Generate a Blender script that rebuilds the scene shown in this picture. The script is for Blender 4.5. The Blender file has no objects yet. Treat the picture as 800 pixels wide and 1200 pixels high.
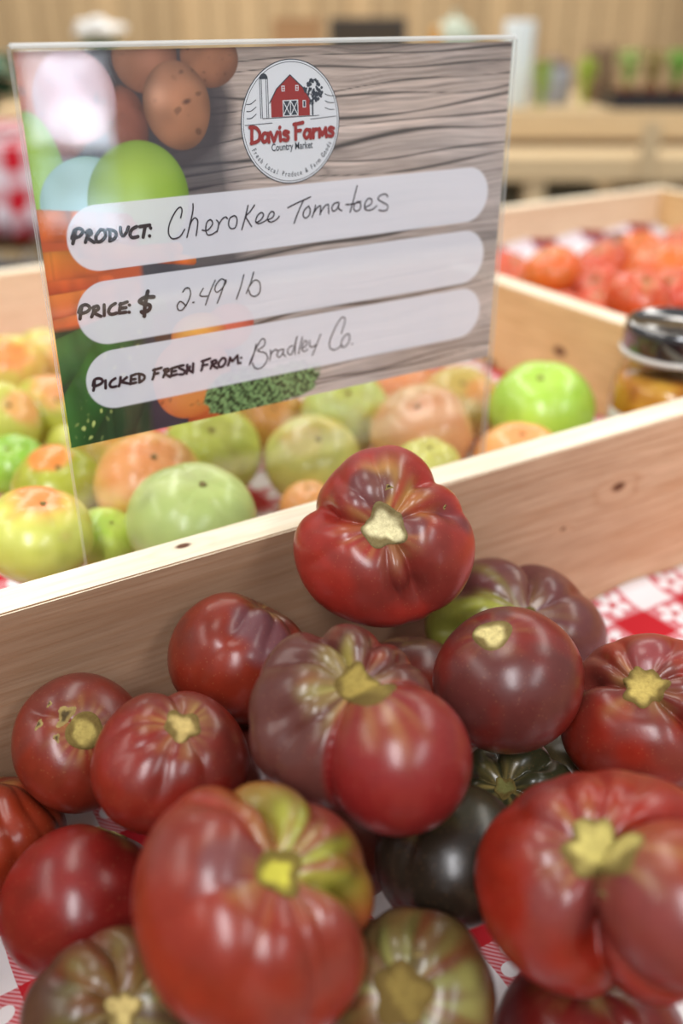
import bpy, bmesh, math, random
import numpy as np
from mathutils import Vector, Matrix

scene = bpy.context.scene
col = scene.collection
random.seed(4)

# ---------------------------------------------------------------- camera, light, exposure
PITCH = math.radians(28.2)          # looking down
YAW = math.radians(31.7)            # heading, from +Y towards +X; +X runs along the bin's divider board
CAM_Z = 1.184
FOC = 1100.0                        # focal length in pixels of the 800 x 1200 frame
cam_d = bpy.data.cameras.new('camera')
cam = bpy.data.objects.new('camera', cam_d)
col.objects.link(cam)
cam.location = (0, 0, CAM_Z)
cam.rotation_euler = (math.pi/2 - PITCH, 0, -YAW)
cam_d.sensor_fit = 'VERTICAL'
cam_d.sensor_height = 36.0
cam_d.sensor_width = 24.0
cam_d.lens = FOC / 1200 * 36
cam_d.clip_start = 0.02
cam_d.dof.use_dof = True
cam_d.dof.focus_distance = 0.450
cam_d.dof.aperture_fstop = 3.3
scene.camera = cam

scene.view_settings.view_transform = 'Standard'
scene.view_settings.look = 'None'
scene.view_settings.gamma = 1.0
scene.view_settings.use_curve_mapping = False
scene.view_settings.exposure = 0.0
scene.cycles.use_denoising = True
scene.cycles.max_bounces = 10
scene.cycles.transparent_max_bounces = 16
scene.cycles.sample_clamp_indirect = 6.0
scene.cycles.caustics_reflective = False
scene.cycles.caustics_refractive = False

world = bpy.data.worlds.new('world')
scene.world = world
world.use_nodes = True
world.node_tree.nodes['Background'].inputs[0].default_value = (0.96, 0.97, 1.0, 1)
world.node_tree.nodes['Background'].inputs[1].default_value = 0.38

def room(r, f, z=0.0):
    """room frame (right, forward of the shop floor) -> world"""
    return Vector((r*math.cos(YAW) + f*math.sin(YAW), -r*math.sin(YAW) + f*math.cos(YAW), z))

def area(name, r, f, z, sx, sy, power, colour, target=None):
    l = bpy.data.lights.new(name, 'AREA'); l.shape = 'RECTANGLE'; l.size = sx; l.size_y = sy
    l.energy = power; l.color = colour
    o = bpy.data.objects.new(name, l); col.objects.link(o)
    o.location = room(r, f, z)
    if target is None:
        o.rotation_euler = (0, 0, -YAW)
    else:
        o.rotation_euler = (Vector(target) - o.location).to_track_quat('-Z', 'Y').to_euler()
    return o
# long shop ceiling fixtures, above and beyond the bins
area('ceiling_lamp_light', -0.5, 1.9, 2.9, 0.5, 2.6, 33, (1.0, 0.95, 0.88))
area('ceiling_lamp_light', 1.7, 1.9, 2.9, 0.5, 2.6, 33, (1.0, 0.95, 0.88))
area('ceiling_lamp_light', -2.2, 0.2, 2.9, 0.5, 2.6, 30, (1.0, 0.96, 0.9))
area('ceiling_lamp_light', -0.3, -1.7, 2.9, 0.5, 2.2, 90, (0.97, 0.97, 1.0))
area('ceiling_lamp_light', 1.6, -1.5, 2.9, 0.5, 2.2, 46, (0.97, 0.97, 1.0))
area('ceiling_lamp_light', -0.4, 4.4, 2.9, 4.5, 0.6, 96, (1.0, 0.94, 0.86))

# ---------------------------------------------------------------- helpers
def lin(c):
    return tuple(((v/255)/12.92 if v/255 <= .04045 else ((v/255+.055)/1.055)**2.4) for v in c)
def rgba(c): return lin(c) + (1.0,)

def link(name, me, parent=None, mat=None):
    o = bpy.data.objects.new(name, me); col.objects.link(o)
    if mat is not None:
        me.materials.clear()
        for m in (mat if isinstance(mat, (list, tuple)) else [mat]): me.materials.append(m)
    if parent is not None: o.parent = parent
    return o
def empty(name, loc=(0, 0, 0), rz=0.0, rot=None):
    o = bpy.data.objects.new(name, None); col.objects.link(o); o.location = loc
    o.rotation_euler = rot if rot else (0, 0, rz); o.empty_display_size = .02
    return o
def tag(o, label=None, cat=None, group=None, kind=None):
    if label: o['label'] = label
    if cat: o['category'] = cat
    if group: o['group'] = group
    if kind: o['kind'] = kind
    return o
def to_mesh(bm, name, smooth=False):
    me = bpy.data.meshes.new(name); bm.normal_update(); bm.to_mesh(me); bm.free()
    if smooth:
        for p in me.polygons: p.use_smooth = True
    return me
def box_mesh(name, sx, sy, sz, bev=.0, c=(0, 0, 0)):
    bm = bmesh.new(); bmesh.ops.create_cube(bm, size=1)
    bmesh.ops.scale(bm, vec=(sx, sy, sz), verts=bm.verts); bmesh.ops.translate(bm, vec=c, verts=bm.verts)
    if bev: bmesh.ops.bevel(bm, geom=bm.edges[:], offset=bev, segments=2, affect='EDGES')
    return to_mesh(bm, name)
def box(name, lo, hi, mat, parent=None, bev=0.0, rz=0.0):
    c = [(a+b)/2 for a, b in zip(lo, hi)]; s = [b-a for a, b in zip(lo, hi)]
    o = link(name, box_mesh(name, *s, bev=bev), parent, mat); o.location = c
    return o
def lathe(name, prof, n=48, mat=None, parent=None, wob=None):
    vs, fs = [], []
    for r, z in prof:
        for k in range(n):
            a = 2*math.pi*k/n; rr = r*(1 + (wob(a, z) if wob else 0)); vs.append((rr*math.cos(a), rr*math.sin(a), z))
    for i in range(len(prof)-1):
        for k in range(n):
            fs.append((i*n+k, i*n+(k+1) % n, (i+1)*n+(k+1) % n, (i+1)*n+k))
    me = bpy.data.meshes.new(name); me.from_pydata(vs, [], fs); me.update()
    for p in me.polygons: p.use_smooth = True
    return link(name, me, parent, mat)

class NT:
    """small node-tree writer"""
    def __init__(s, name):
        s.m = bpy.data.materials.new(name); s.m.use_nodes = True; s.t = s.m.node_tree
        s.b = s.t.nodes['Principled BSDF']; s.out = s.t.nodes['Material Output']
    def n(s, typ, **kw):
        nd = s.t.nodes.new(typ)
        for k, v in kw.items(): setattr(nd, k, v)
        return nd
    def l(s, a, b): s.t.links.new(a, b)
    def put(s, sock, v):
        if hasattr(v, 'is_output') or hasattr(v, 'links'): s.l(v, sock)
        else: sock.default_value = v
    def math(s, op, a, b=None, c=None, clamp=False):
        nd = s.n('ShaderNodeMath', operation=op, use_clamp=clamp)
        for i, v in enumerate((a, b, c)):
            if v is not None: s.put(nd.inputs[i], v)
        return nd.outputs[0]
    def mix(s, f, a, b, mode='MIX'):
        nd = s.n('ShaderNodeMix', data_type='RGBA', blend_type=mode)
        s.put(nd.inputs[0], f); s.put(nd.inputs[6], a); s.put(nd.inputs[7], b)
        return nd.outputs[2]
    def ramp(s, f, stops, interp='LINEAR'):
        nd = s.n('ShaderNodeValToRGB'); nd.color_ramp.interpolation = interp
        cr = nd.color_ramp
        while len(cr.elements) < len(stops): cr.elements.new(.5)
        for e, (p, c) in zip(cr.elements, stops): e.position = p; e.color = c if len(c) == 4 else tuple(c)+(1,)
        s.put(nd.inputs[0], f); return nd.outputs[0]
    def coords(s, which='Object', scale=(1, 1, 1), loc=(0, 0, 0)):
        tc = s.n('ShaderNodeTexCoord'); mp = s.n('ShaderNodeMapping')
        mp.inputs['Scale'].default_value = scale; mp.inputs['Location'].default_value = loc
        s.l(tc.outputs[which], mp.inputs[0]); return mp.outputs[0]
    def noise(s, vec, scale, detail=3, rough=.5, dist=0.0):
        nd = s.n('ShaderNodeTexNoise'); s.l(vec, nd.inputs['Vector'])
        nd.inputs['Scale'].default_value = scale; nd.inputs['Detail'].default_value = detail
        nd.inputs['Roughness'].default_value = rough; nd.inputs['Distortion'].default_value = dist
        return nd.outputs[0]
    def bump(s, h, strength=.3, dist=.001):
        nd = s.n('ShaderNodeBump'); nd.inputs['Strength'].default_value = strength; nd.inputs['Distance'].default_value = dist
        s.l(h, nd.inputs['Height']); s.l(nd.outputs[0], s.b.inputs['Normal'])
    def set(s, color=None, rough=None, spec=None, metal=None, **kw):
        if color is not None: s.put(s.b.inputs['Base Color'], color)
        if rough is not None: s.put(s.b.inputs['Roughness'], rough)
        if spec is not None: s.b.inputs['Specular IOR Level'].default_value = spec
        if metal is not None: s.b.inputs['Metallic'].default_value = metal
        for k, v in kw.items(): s.put(s.b.inputs[k], v)
        return s.m

def plain(name, c, rough=.5, spec=.5, metal=0.0, var=.12, scale=40):
    t = NT(name); v = t.coords(); f = t.noise(v, scale, 3)
    a = rgba(c); d = tuple(x*(1-var) for x in a[:3])+(1,)
    return t.set(t.mix(f, a, d), rough, spec, metal)

def wood(name, light, mid, dark, knots=(), ax='X', scale=1.0, rnd=False, line=.5, rough=.55, left_shade=0.0):
    """pine: growth lines stretched along the board, dark knots at given object positions"""
    t = NT(name)
    sc = {'X': (.4, 9, 9), 'Y': (9, .4, 9), 'Z': (9, 9, .4)}[ax]
    tc = t.n('ShaderNodeTexCoord'); base = tc.outputs['Object']
    if rnd:
        oi = t.n('ShaderNodeObjectInfo'); cx = t.n('ShaderNodeCombineXYZ')
        t.l(t.math('MULTIPLY', oi.outputs['Random'], 7.3), cx.inputs[0]); t.l(t.math('MULTIPLY', oi.outputs['Random'], 3.1), cx.inputs[2])
        va = t.n('ShaderNodeVectorMath', operation='ADD'); t.l(base, va.inputs[0]); t.l(cx.outputs[0], va.inputs[1]); vec0 = va.outputs[0]
    else: vec0 = base
    kn = None; push = None
    for (kx, ky, kz, kr) in knots:
        dv = t.n('ShaderNodeVectorMath', operation='SUBTRACT'); t.l(base, dv.inputs[0]); dv.inputs[1].default_value = (kx, ky, kz)
        m2 = t.n('ShaderNodeVectorMath', operation='MULTIPLY'); t.l(dv.outputs[0], m2.inputs[0])
        m2.inputs[1].default_value = {'X': (.55, 1, 1), 'Y': (1, .55, 1), 'Z': (1, 1, .55)}[ax]
        ln = t.n('ShaderNodeVectorMath', operation='LENGTH'); t.l(m2.outputs[0], ln.inputs[0])
        core = t.math('SUBTRACT', 1.0, t.math('DIVIDE', ln.outputs['Value'], kr), clamp=True)
        halo = t.math('POWER', t.math('SUBTRACT', 1.0, t.math('DIVIDE', ln.outputs['Value'], kr*4.5), clamp=True), 2.0)
        kn = core if kn is None else t.math('MAXIMUM', kn, core)
        push = halo if push is None else t.math('MAXIMUM', push, halo)
    mp = t.n('ShaderNodeMapping'); mp.inputs['Scale'].default_value = sc; t.l(vec0, mp.inputs[0]); vec = mp.outputs[0]
    n1 = t.noise(vec, 3.0*scale, 2, .4, .6)
    if push is not None: n1 = t.math('ADD', n1, t.math('MULTIPLY', push, .22))
    rings = t.math('PINGPONG', t.math('MULTIPLY', n1, 9.0), .5)
    rings = t.math('MULTIPLY', rings, 2.0)
    fine = t.noise(vec, 60*scale, 4, .65)
    big = t.noise(vec, 1.1*scale, 2)
    c = t.mix(t.math('MULTIPLY', t.math('POWER', rings, 3.0), line), rgba(light), rgba(mid))
    c = t.mix(t.math('MULTIPLY', t.math('SUBTRACT', fine, .42, clamp=True), 1.9, clamp=True), c, rgba(dark))
    c = t.mix(t.math('MULTIPLY', t.math('SUBTRACT', big, .45, clamp=True), 1.6, clamp=True), c, rgba(mid))
    if left_shade:  # shade towards the board's left end, mixed into the wood colour
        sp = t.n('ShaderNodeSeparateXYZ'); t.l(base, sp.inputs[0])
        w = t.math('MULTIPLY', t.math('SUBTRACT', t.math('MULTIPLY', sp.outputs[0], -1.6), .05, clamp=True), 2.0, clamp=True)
        w = t.math('MULTIPLY', w, t.math('ADD', t.noise(vec, 2.0, 2), .35)); c = t.mix(t.math('MULTIPLY', w, left_shade), c, rgba((118, 88, 66)))
    if kn is not None:
        c = t.mix(t.math('MULTIPLY', push, .55), c, rgba(mid))
        c = t.mix(t.math('MULTIPLY', kn, 2.2, clamp=True), c, rgba((96, 58, 36)))
    if rnd:
        hs = t.n('ShaderNodeHueSaturation'); t.l(c, hs.inputs['Color'])
        t.put(hs.inputs['Value'], t.math('ADD', t.math('MULTIPLY', oi.outputs['Random'], .28), .84)); c = hs.outputs[0]
    t.bump(t.math('ADD', fine, t.math('MULTIPLY', rings, .4)), .25, .0006)
    return t.set(c, rough, .35)

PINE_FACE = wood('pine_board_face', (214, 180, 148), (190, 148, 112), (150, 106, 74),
                 knots=[(-.11, -.012, .031, .0042), (-.159, -.012, .012, .0018)], line=.8, left_shade=.9)
PINE_TOP = wood('pine_sawn_edge', (244, 232, 208), (232, 214, 180), (206, 182, 146), line=.5, rough=.65)
PINE_TOP_K = wood('pine_sawn_edge_with_knot', (244, 232, 208), (232, 214, 180), (206, 182, 146), knots=[(-.425, .003, .073, .003)], line=.5, rough=.65)
PINE_DIV = wood('pine_divider', (220, 186, 132), (202, 164, 108), (168, 126, 78), ax='Y', knots=[(-.012, -.09, .027, .006), (-.012, .011, -.014, .006)], line=.4)
PINE_BACK = wood('pine_back_board', (232, 206, 172), (216, 184, 146), (186, 150, 112), line=.4)

# ---------------------------------------------------------------- the shop: floor and plank wall
t = NT('polished_concrete'); v = t.coords()
f = t.noise(v, 3, 6, .6)
CONCRETE = t.set(t.ramp(f, [(.3, rgba((120, 116, 110))), (.7, rgba((156, 150, 142)))]), .4, .4)
fl = box('floor', (-6, -6, -.05), (6, 6, 0), CONCRETE); fl.location = room(0, 1.5, -.025); fl.rotation_euler = (0, 0, -YAW)
tag(fl, kind='structure')
WALL_F = 6.0
wall = empty('wall_back', room(0, WALL_F, 0), -YAW)
backing = box('backing', (-6, .012, 0), (6, .06, 3.2), plain('wall_batten', (120, 92, 62), .8), wall)
tag(wall, kind='structure')
PLANK = wood('knotty_pine_plank', (208, 180, 138), (188, 156, 114), (150, 118, 82), ax='Z', rnd=True, scale=.7, line=.5)
pw = .158
pm = box_mesh('plank', pw-.008, .02, 3.2, bev=.004)
for i in range(75):
    p = link('plank', pm, wall, PLANK if i == 0 else None); p.location = (-5.9+i*pw, 0 + (.002 if i % 2 else 0), 1.6)

# ---------------------------------------------------------------- cloths
def cloth_mat(name, cell, u0, v0, red=(186, 34, 44), pinkd=(196, 84, 92), white=(232, 228, 230), flowers=True):
    t = NT(name); tc = t.n('ShaderNodeTexCoord'); sp = t.n('ShaderNodeSeparateXYZ'); t.l(tc.outputs['Object'], sp.inputs[0])
    nz = t.noise(tc.outputs['Object'], 30, 2)
    x = t.math('DIVIDE', t.math('SUBTRACT', t.math('ADD', sp.outputs[0], t.math('MULTIPLY', nz, .003)), u0), cell)
    y = t.math('DIVIDE', t.math('SUBTRACT', t.math('ADD', sp.outputs[1], t.math('MULTIPLY', nz, .003)), v0), cell)
    sx = t.math('GREATER_THAN', t.math('FLOORED_MODULO', x, 2.0), 1.0); sy = t.math('GREATER_THAN', t.math('FLOORED_MODULO', y, 2.0), 1.0)
    both = t.math('MULTIPLY', sx, sy); any_ = t.math('MAXIMUM', sx, sy)
    pink = t.math('SUBTRACT', any_, both)
    hatch = t.math('FLOORED_MODULO', t.math('MULTIPLY', t.math('ADD', x, y), 11.0), 1.0)
    c_p = t.mix(t.math('GREATER_THAN', hatch, .5), rgba(pinkd), rgba(tuple((a+b)//2 for a, b in zip(pinkd, white))))
    if flowers:
        fx = t.math('SUBTRACT', t.math('FRACT', x), .5); fy = t.math('SUBTRACT', t.math('FRACT', y), .5)
        r = t.math('SQRT', t.math('ADD', t.math('MULTIPLY', fx, fx), t.math('MULTIPLY', fy, fy)))
        a = t.math('ARCTAN2', fy, fx)
        pet = t.math('MULTIPLY', t.math('POWER', t.math('ABSOLUTE', t.math('SINE', t.math('MULTIPLY', a, 2.5))), .5), .43)
        c_p = t.mix(t.math('LESS_THAN', r, pet), c_p, rgba(white))
        c_p = t.mix(t.math('LESS_THAN', r, .1), c_p, rgba(red))
        dot = t.math('LESS_THAN', r, .07)
    c = t.mix(both, rgba(red), rgba(white))
    c = t.mix(pink, c, c_p)
    wv = t.noise(t.coords(scale=(1, 1, 1)), 900, 2)
    t.bump(wv, .3, .0004)
    return t.set(c, .85, .2)
CLOTH = cloth_mat('printed_gingham_cloth', .031, .454, .337)
CLOTH_W = cloth_mat('printed_cloth_dark_red', .05, .47, .335, red=(140, 24, 52), pinkd=(222, 206, 214))
GINGHAM = cloth_mat('plain_gingham_cloth', .075, 0, 0, red=(190, 30, 44), pinkd=(204, 110, 118), white=(226, 218, 224), flowers=False)

def cloth_sheet(name, x0, x1, y0, y1, z, rise, amp, mat, seed, rx=.012):
    """a liner sheet: flat bed, climbing the four walls by rise"""
    rng = np.random.default_rng(seed)
    nx, ny = int((x1-x0)/.009), int((y1-y0)/.009)
    ph = rng.uniform(0, 6.28, 8); kx = rng.uniform(-45, 45, 8); ky = rng.uniform(-45, 45, 8)
    vs = []
    for j in range(ny+1):
        for i in range(nx+1):
            X = x0+(x1-x0)*i/nx; Y = y0+(y1-y0)*j/ny
            w = sum(math.sin(kx[k]*X+ky[k]*Y+ph[k]) for k in range(8))/8
            d = min(X-x0, x1-X, Y-y0, y1-Y)
            zz = z + amp*(w+.5)
            if d < rx*1.6:
                q = 1-d/(rx*1.6); zz += q**1.5*(rise*(1+.5*math.sin(X*60+ph[0])*math.sin(Y*50+1)))
            vs.append((X, Y, zz))
    fs = [(j*(nx+1)+i, j*(nx+1)+i+1, (j+1)*(nx+1)+i+1, (j+1)*(nx+1)+i) for j in range(ny) for i in range(nx)]
    me = bpy.data.meshes.new(name); me.from_pydata(vs, [], fs); me.update()
    for p in me.polygons: p.use_smooth = True
    o = link(name, me, None, mat)
    m = o.modifiers.new('thick', 'SOLIDIFY'); m.thickness = .0008; m.offset = -1
    return o

# ---------------------------------------------------------------- bin and its table
ZT = CAM_Z - .25          # top of the boards
ZF = ZT - .134            # cloth in the front compartment
YA0, YA1 = .394, .417     # divider behind the dark tomatoes
XB0, XB1 = .647, .670     # divider between green and red tomatoes
XL, XR = -.055, 1.236
YB, YF = 1.045, .03
binr = empty('produce_bin', (.6, .4, ZF-.03))
tag(binr, 'unpainted pine bin divided by boards into compartments for dark, green and orange-red tomatoes', 'bin')
def board(name, lo, hi, face, top, ax='X'):
    """a board whose top edge is paler sawn wood (second material slot)"""
    c = Vector([(a+b)/2 for a, b in zip(lo, hi)]); s = [b-a for a, b in zip(lo, hi)]
    me = box_mesh(name, *s, bev=.0009)
    o = link(name, me, binr, [face, top])
    for p in me.polygons:
        if p.normal.z > .5: p.material_index = 1
    o.location = c - binr.location
    return o
bz = ZF-.012
# the near divider is built about x=.6 so that its knots sit where the photograph has them
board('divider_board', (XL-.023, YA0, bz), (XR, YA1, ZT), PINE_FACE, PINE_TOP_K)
board('divider_board', (XB0, YA1, bz), (XB1, YB, ZT), PINE_DIV, PINE_TOP)
board('divider_board', (XB0, YF+.02, bz), (XB1, YA0, ZT), PINE_DIV, PINE_TOP)
board('back_board', (XL-.023, YB, bz), (XR+.023, YB+.023, ZT), PINE_BACK, PINE_TOP)
board('front_board', (XL-.023, YF-.023, bz), (XR+.023, YF, ZT), PINE_BACK, PINE_TOP)
board('side_board', (XR, YF, bz), (XR+.023, YB, ZT), PINE_DIV, PINE_TOP)
board('side_board', (XL-.023, YA1, bz), (XL, YB, ZT), PINE_DIV, PINE_TOP)
board('side_board', (XL-.023, YF, bz), (XL, YA0, ZT), PINE_DIV, PINE_TOP)
bb = box('bottom_board', (XL-.023, YF-.023, bz-.012), (XR+.023, YB+.023, bz), PINE_BACK); bb.parent = binr; bb.location -= binr.location
for nm, lo, hi in (('raised_shelf', (XL, YA1, bz), (XB0, YB, CAM_Z-.3475)), ('raised_shelf', (XB1, YA1, bz), (XR, YB, CAM_Z-.3285))):
    rs = box(nm, lo, hi, PINE_BACK); rs.parent = binr; rs.location -= binr.location
TB = bz-.012
tbl = empty('display_table', (.6, .5, 0))
tag(tbl, 'pine display table standing under the divided tomato bin', 'table')
tw = PINE_BACK
for nm, lo, hi in [('tabletop', (-.72, -.53, TB-.055), (.72, .62, TB-.03))] + [('leg', (x-.03, y-.03, 0), (x+.03, y+.03, TB-.055)) for x in (-.66, .66) for y in (-.47, .56)] + \
        [('apron', (-.63, -.49, TB-.14), (.63, -.465, TB-.055)), ('apron', (-.63, .555, TB-.14), (.63, .58, TB-.055))]:
    box(nm, lo, hi, tw, tbl, bev=.002)
# table top slab touching the bin
box('tabletop_board', (-.74, -.55, TB-.03), (.74, .64, TB), tw, tbl, bev=.002)

c1 = cloth_sheet('bin_liner', XL+.001, XB0-.001, YF+.001, YA0-.001, ZF-.001, .004, .0012, CLOTH, 1)
tag(c1, 'red and white printed check cloth lining the front compartment under the dark tomatoes', 'cloth')
c2 = cloth_sheet('bin_liner', XL+.001, XB0-.001, YA1+.001, YB-.001, CAM_Z-.345, .004, .001, CLOTH, 2)
tag(c2, 'red and white cloth glimpsed between the green tomatoes', 'cloth')
c3 = cloth_sheet('bin_liner', XB1+.001, XR-.001, YA1+.001, YB-.001, CAM_Z-.3265, .028, .001, CLOTH_W, 3, rx=.02)
tag(c3, 'red and white cloth bunched against the back board behind orange-red tomatoes', 'cloth')
c4 = cloth_sheet('bin_liner', XB1+.001, XR-.001, YF+.001, YA0-.001, ZF-.001, .004, .0012, CLOTH, 4)
tag(c4, 'red and white cloth in the empty compartment right of the dark tomatoes', 'cloth')

# ---------------------------------------------------------------- tomatoes
def ray(x, y):
    r = (x-400.)/FOC; f = math.cos(PITCH)+(600-y)/FOC*math.sin(PITCH); v = -math.sin(PITCH)+(600-y)/FOC*math.cos(PITCH)
    return np.array([r*math.cos(YAW)+f*math.sin(YAW), -r*math.sin(YAW)+f*math.cos(YAW), v])

def fnoise(P, scale, seed, n=24):
    rng = np.random.default_rng(seed); out = np.zeros(P.shape[:-1])
    for k in range(n):
        d = rng.normal(size=3); d /= np.linalg.norm(d); s = scale*rng.uniform(.5, 2.0)
        out += np.sin((P@d)*s+rng.uniform(0, 6.28))/(s/scale)**.5
    return out/math.sqrt(n)*1.1
def sst(a, b, x):
    t_ = np.clip((x-a)/(b-a), 0, 1); return t_*t_*(3-2*t_)

def tomato_surface(spec, na, nt, seed):
    """returns (nt+1, na, 3) unit-ish surface, the stem end at +z; also polar angle and azimuth grids"""
    rng = np.random.default_rng(seed)
    flat = spec.get('flat', .8)
    th = np.linspace(0, math.pi, nt+1)**1.0; th = th*(1 - .0) 
    # more rows near the stem
    u_ = np.linspace(0, 1, nt+1); th = math.pi*(u_**1.25)
    az = np.linspace(0, 2*math.pi, na, endpoint=False)
    T, A = np.meshgrid(th, az, indexing='ij')
    rho = np.sin(T)**.92
    z = np.cos(T)*flat
    z = np.where(z < 0, z*spec.get('deep', 1.0), z)
    dd, dw = spec.get('dimple', (.2, .3))
    z = z - dd*np.exp(-(rho/dw)**2)*(T < math.pi/2)
    z = z + .07*np.exp(-(rho/.25)**2)*(T > math.pi/2)
    # outline
    ol = spec.get('outline')
    if ol:
        a0 = np.array([o[0] for o in ol], float); r0 = np.array([o[1] for o in ol], float)
        o_ = np.argsort(a0); a0, r0 = a0[o_], r0[o_]
        aa = np.concatenate([a0-360, a0, a0+360]); rr = np.concatenate([r0]*3)
        fine = np.interp(np.arange(-180, 540, 2), aa, rr); k = np.hanning(17); k /= k.sum(); fine = np.convolve(fine, k, 'same')
        m = np.interp(np.degrees(A), np.arange(-180, 540, 2), fine)
        rho = rho*(1+(m-1)*np.sin(T)**.7)
    K = np.zeros_like(T)
    for (ca, dt, de, w) in spec.get('creases', []):
        wig = .10*np.sin(T*3+ca)
        d = (A-math.radians(ca)-wig+math.pi) % (2*math.pi)-math.pi
        wloc = math.radians(w)*(1+.25*np.cos(T))
        cusp = np.exp(-(np.sqrt(d*d+.0016)-.04)/wloc)
        prof = dt*sst(.05, .35, T)*(1-sst(.8, 1.45, T)) + de*sst(.4, 1.1, T)*(1-sst(1.6, 2.8, T))
        K = np.maximum(K, 0)+cusp*prof
    ribs = spec.get('ribs', (0, 0))
    if ribs[0]:
        K = K + ribs[1]*(1-np.abs(np.sin(A*ribs[0]/2+.4*np.sin(A*2+seed)))**.6)*sst(.05, .5, T)*(1-sst(.9, 2.2, T))
    P = np.stack([rho*np.cos(A), rho*np.sin(A), z], -1)
    P = P*(1-K)[..., None]
    # neighbouring lobes swell a little
    P = P*(1+.025*fnoise(P/np.maximum(np.linalg.norm(P, axis=-1, keepdims=True), 1e-6), 2.6, seed+5))[..., None]
    for (lx, ly, lz, lr) in spec.get('_lobes', []):
        c = np.array([lx, ly, lz]); L = np.linalg.norm(P, axis=-1); D = P/np.maximum(L, 1e-6)[..., None]
        b = D@c; q = b*b-(c@c-lr*lr); hit = np.where((q > 0) & (b > 0), b+np.sqrt(np.maximum(q, 0)), 0)
        k_ = .016
        m = np.maximum(L, hit); sm = m+k_*np.log(np.exp((L-m)/k_)+np.exp((hit-m)/k_))
        crease = np.exp(-np.abs(L-hit)/.05)*(hit > 0)
        sm = sm-crease*.075
        P = D*sm[..., None]
    P[0] = P[0].mean(0); P[-1] = P[-1].mean(0)
    return P, T, A

t = NT('tomato_skin')
at = t.n('ShaderNodeAttribute', attribute_name='Col'); v = t.coords()
n1 = t.noise(v, 120, 4, .6); n2 = t.noise(v, 700, 2)
vo = t.n('ShaderNodeTexVoronoi'); t.l(v, vo.inputs['Vector']); vo.inputs['Scale'].default_value = 420
spk = t.math('LESS_THAN', vo.outputs['Distance'], .16)
c = t.mix(t.math('MULTIPLY', t.math('SUBTRACT', n1, .4, clamp=True), .5), at.outputs['Color'], (.02, .004, .003, 1))
c = t.mix(t.math('MULTIPLY', spk, .07), c, rgba((226, 170, 120)))
t.bump(t.math('ADD', n1, t.math('MULTIPLY', n2, .25)), .10, .0010)
SKIN = t.set(c, .29, .42)
SKIN.node_tree.nodes['Principled BSDF'].inputs['Subsurface Weight'].default_value = .0
t = NT('tomato_skin_pale')
at = t.n('ShaderNodeAttribute', attribute_name='Col'); v = t.coords(); n1 = t.noise(v, 90, 3)
t.bump(n1, .06, .001)
SKIN_PALE = t.set(t.mix(t.math('MULTIPLY', t.math('SUBTRACT', n1, .4, clamp=True), .25), at.outputs['Color'], rgba((240, 235, 170))), .27, .5)
t = NT('stem_cork')
at = t.n('ShaderNodeAttribute', attribute_name='Col'); v = t.coords(); n1 = t.noise(v, 420, 5, .7)
t.bump(n1, .8, .0012)
CORK = t.set(t.mix(t.math('SUBTRACT', n1, .25, clamp=True), at.outputs['Color'], rgba((86, 66, 30))), .8, .2)

def grid_mesh(name, P, C, poles=True):
    nt, na = P.shape[0]-1, P.shape[1]
    V = P.reshape(-1, 3)
    i = np.arange(nt)[:, None]*na; j = np.arange(na)[None]; jn = (j+1) % na
    F = np.stack([i+j, i+na+j, i+na+jn, i+jn], -1).reshape(-1, 4)
    me = bpy.data.meshes.new(name)
    me.from_pydata(V.tolist(), [], F.tolist()); me.update()
    ca = me.color_attributes.new('Col', 'FLOAT_COLOR', 'POINT')
    cc = np.ones((len(V), 4), np.float32); cc[:, :3] = C.reshape(-1, 3)
    ca.data.foreach_set('color', cc.ravel())
    me.polygons.foreach_set('use_smooth', np.ones(len(F), bool))
    return me

def axis_frame(pos, axis):
    """rotation whose z is the stem direction, given in the view basis at pos (right, up, towards the viewer)"""
    d = np.array(pos)-np.array([0, 0, CAM_Z]); d /= np.linalg.norm(d)
    R = np.array([math.cos(YAW), -math.sin(YAW), 0]); Bk = -d
    R = R-Bk*(R@Bk); R /= np.linalg.norm(R); U = np.cross(Bk, R)
    A_ = np.array(axis, float); A_ /= np.linalg.norm(A_)
    z = A_[0]*R+A_[1]*U+A_[2]*Bk
    x = R-z*(R@z) if abs(A_[0]) < .9 else U-z*(U@z)
    x /= np.linalg.norm(x); y = np.cross(z, x)
    return np.stack([x, y, z], 1), np.stack([R, U, Bk], 1)

def srgbmix(a, b, f):
    f = f[..., None] if hasattr(f, 'shape') else f
    return a*(1-f)+b*f

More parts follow.
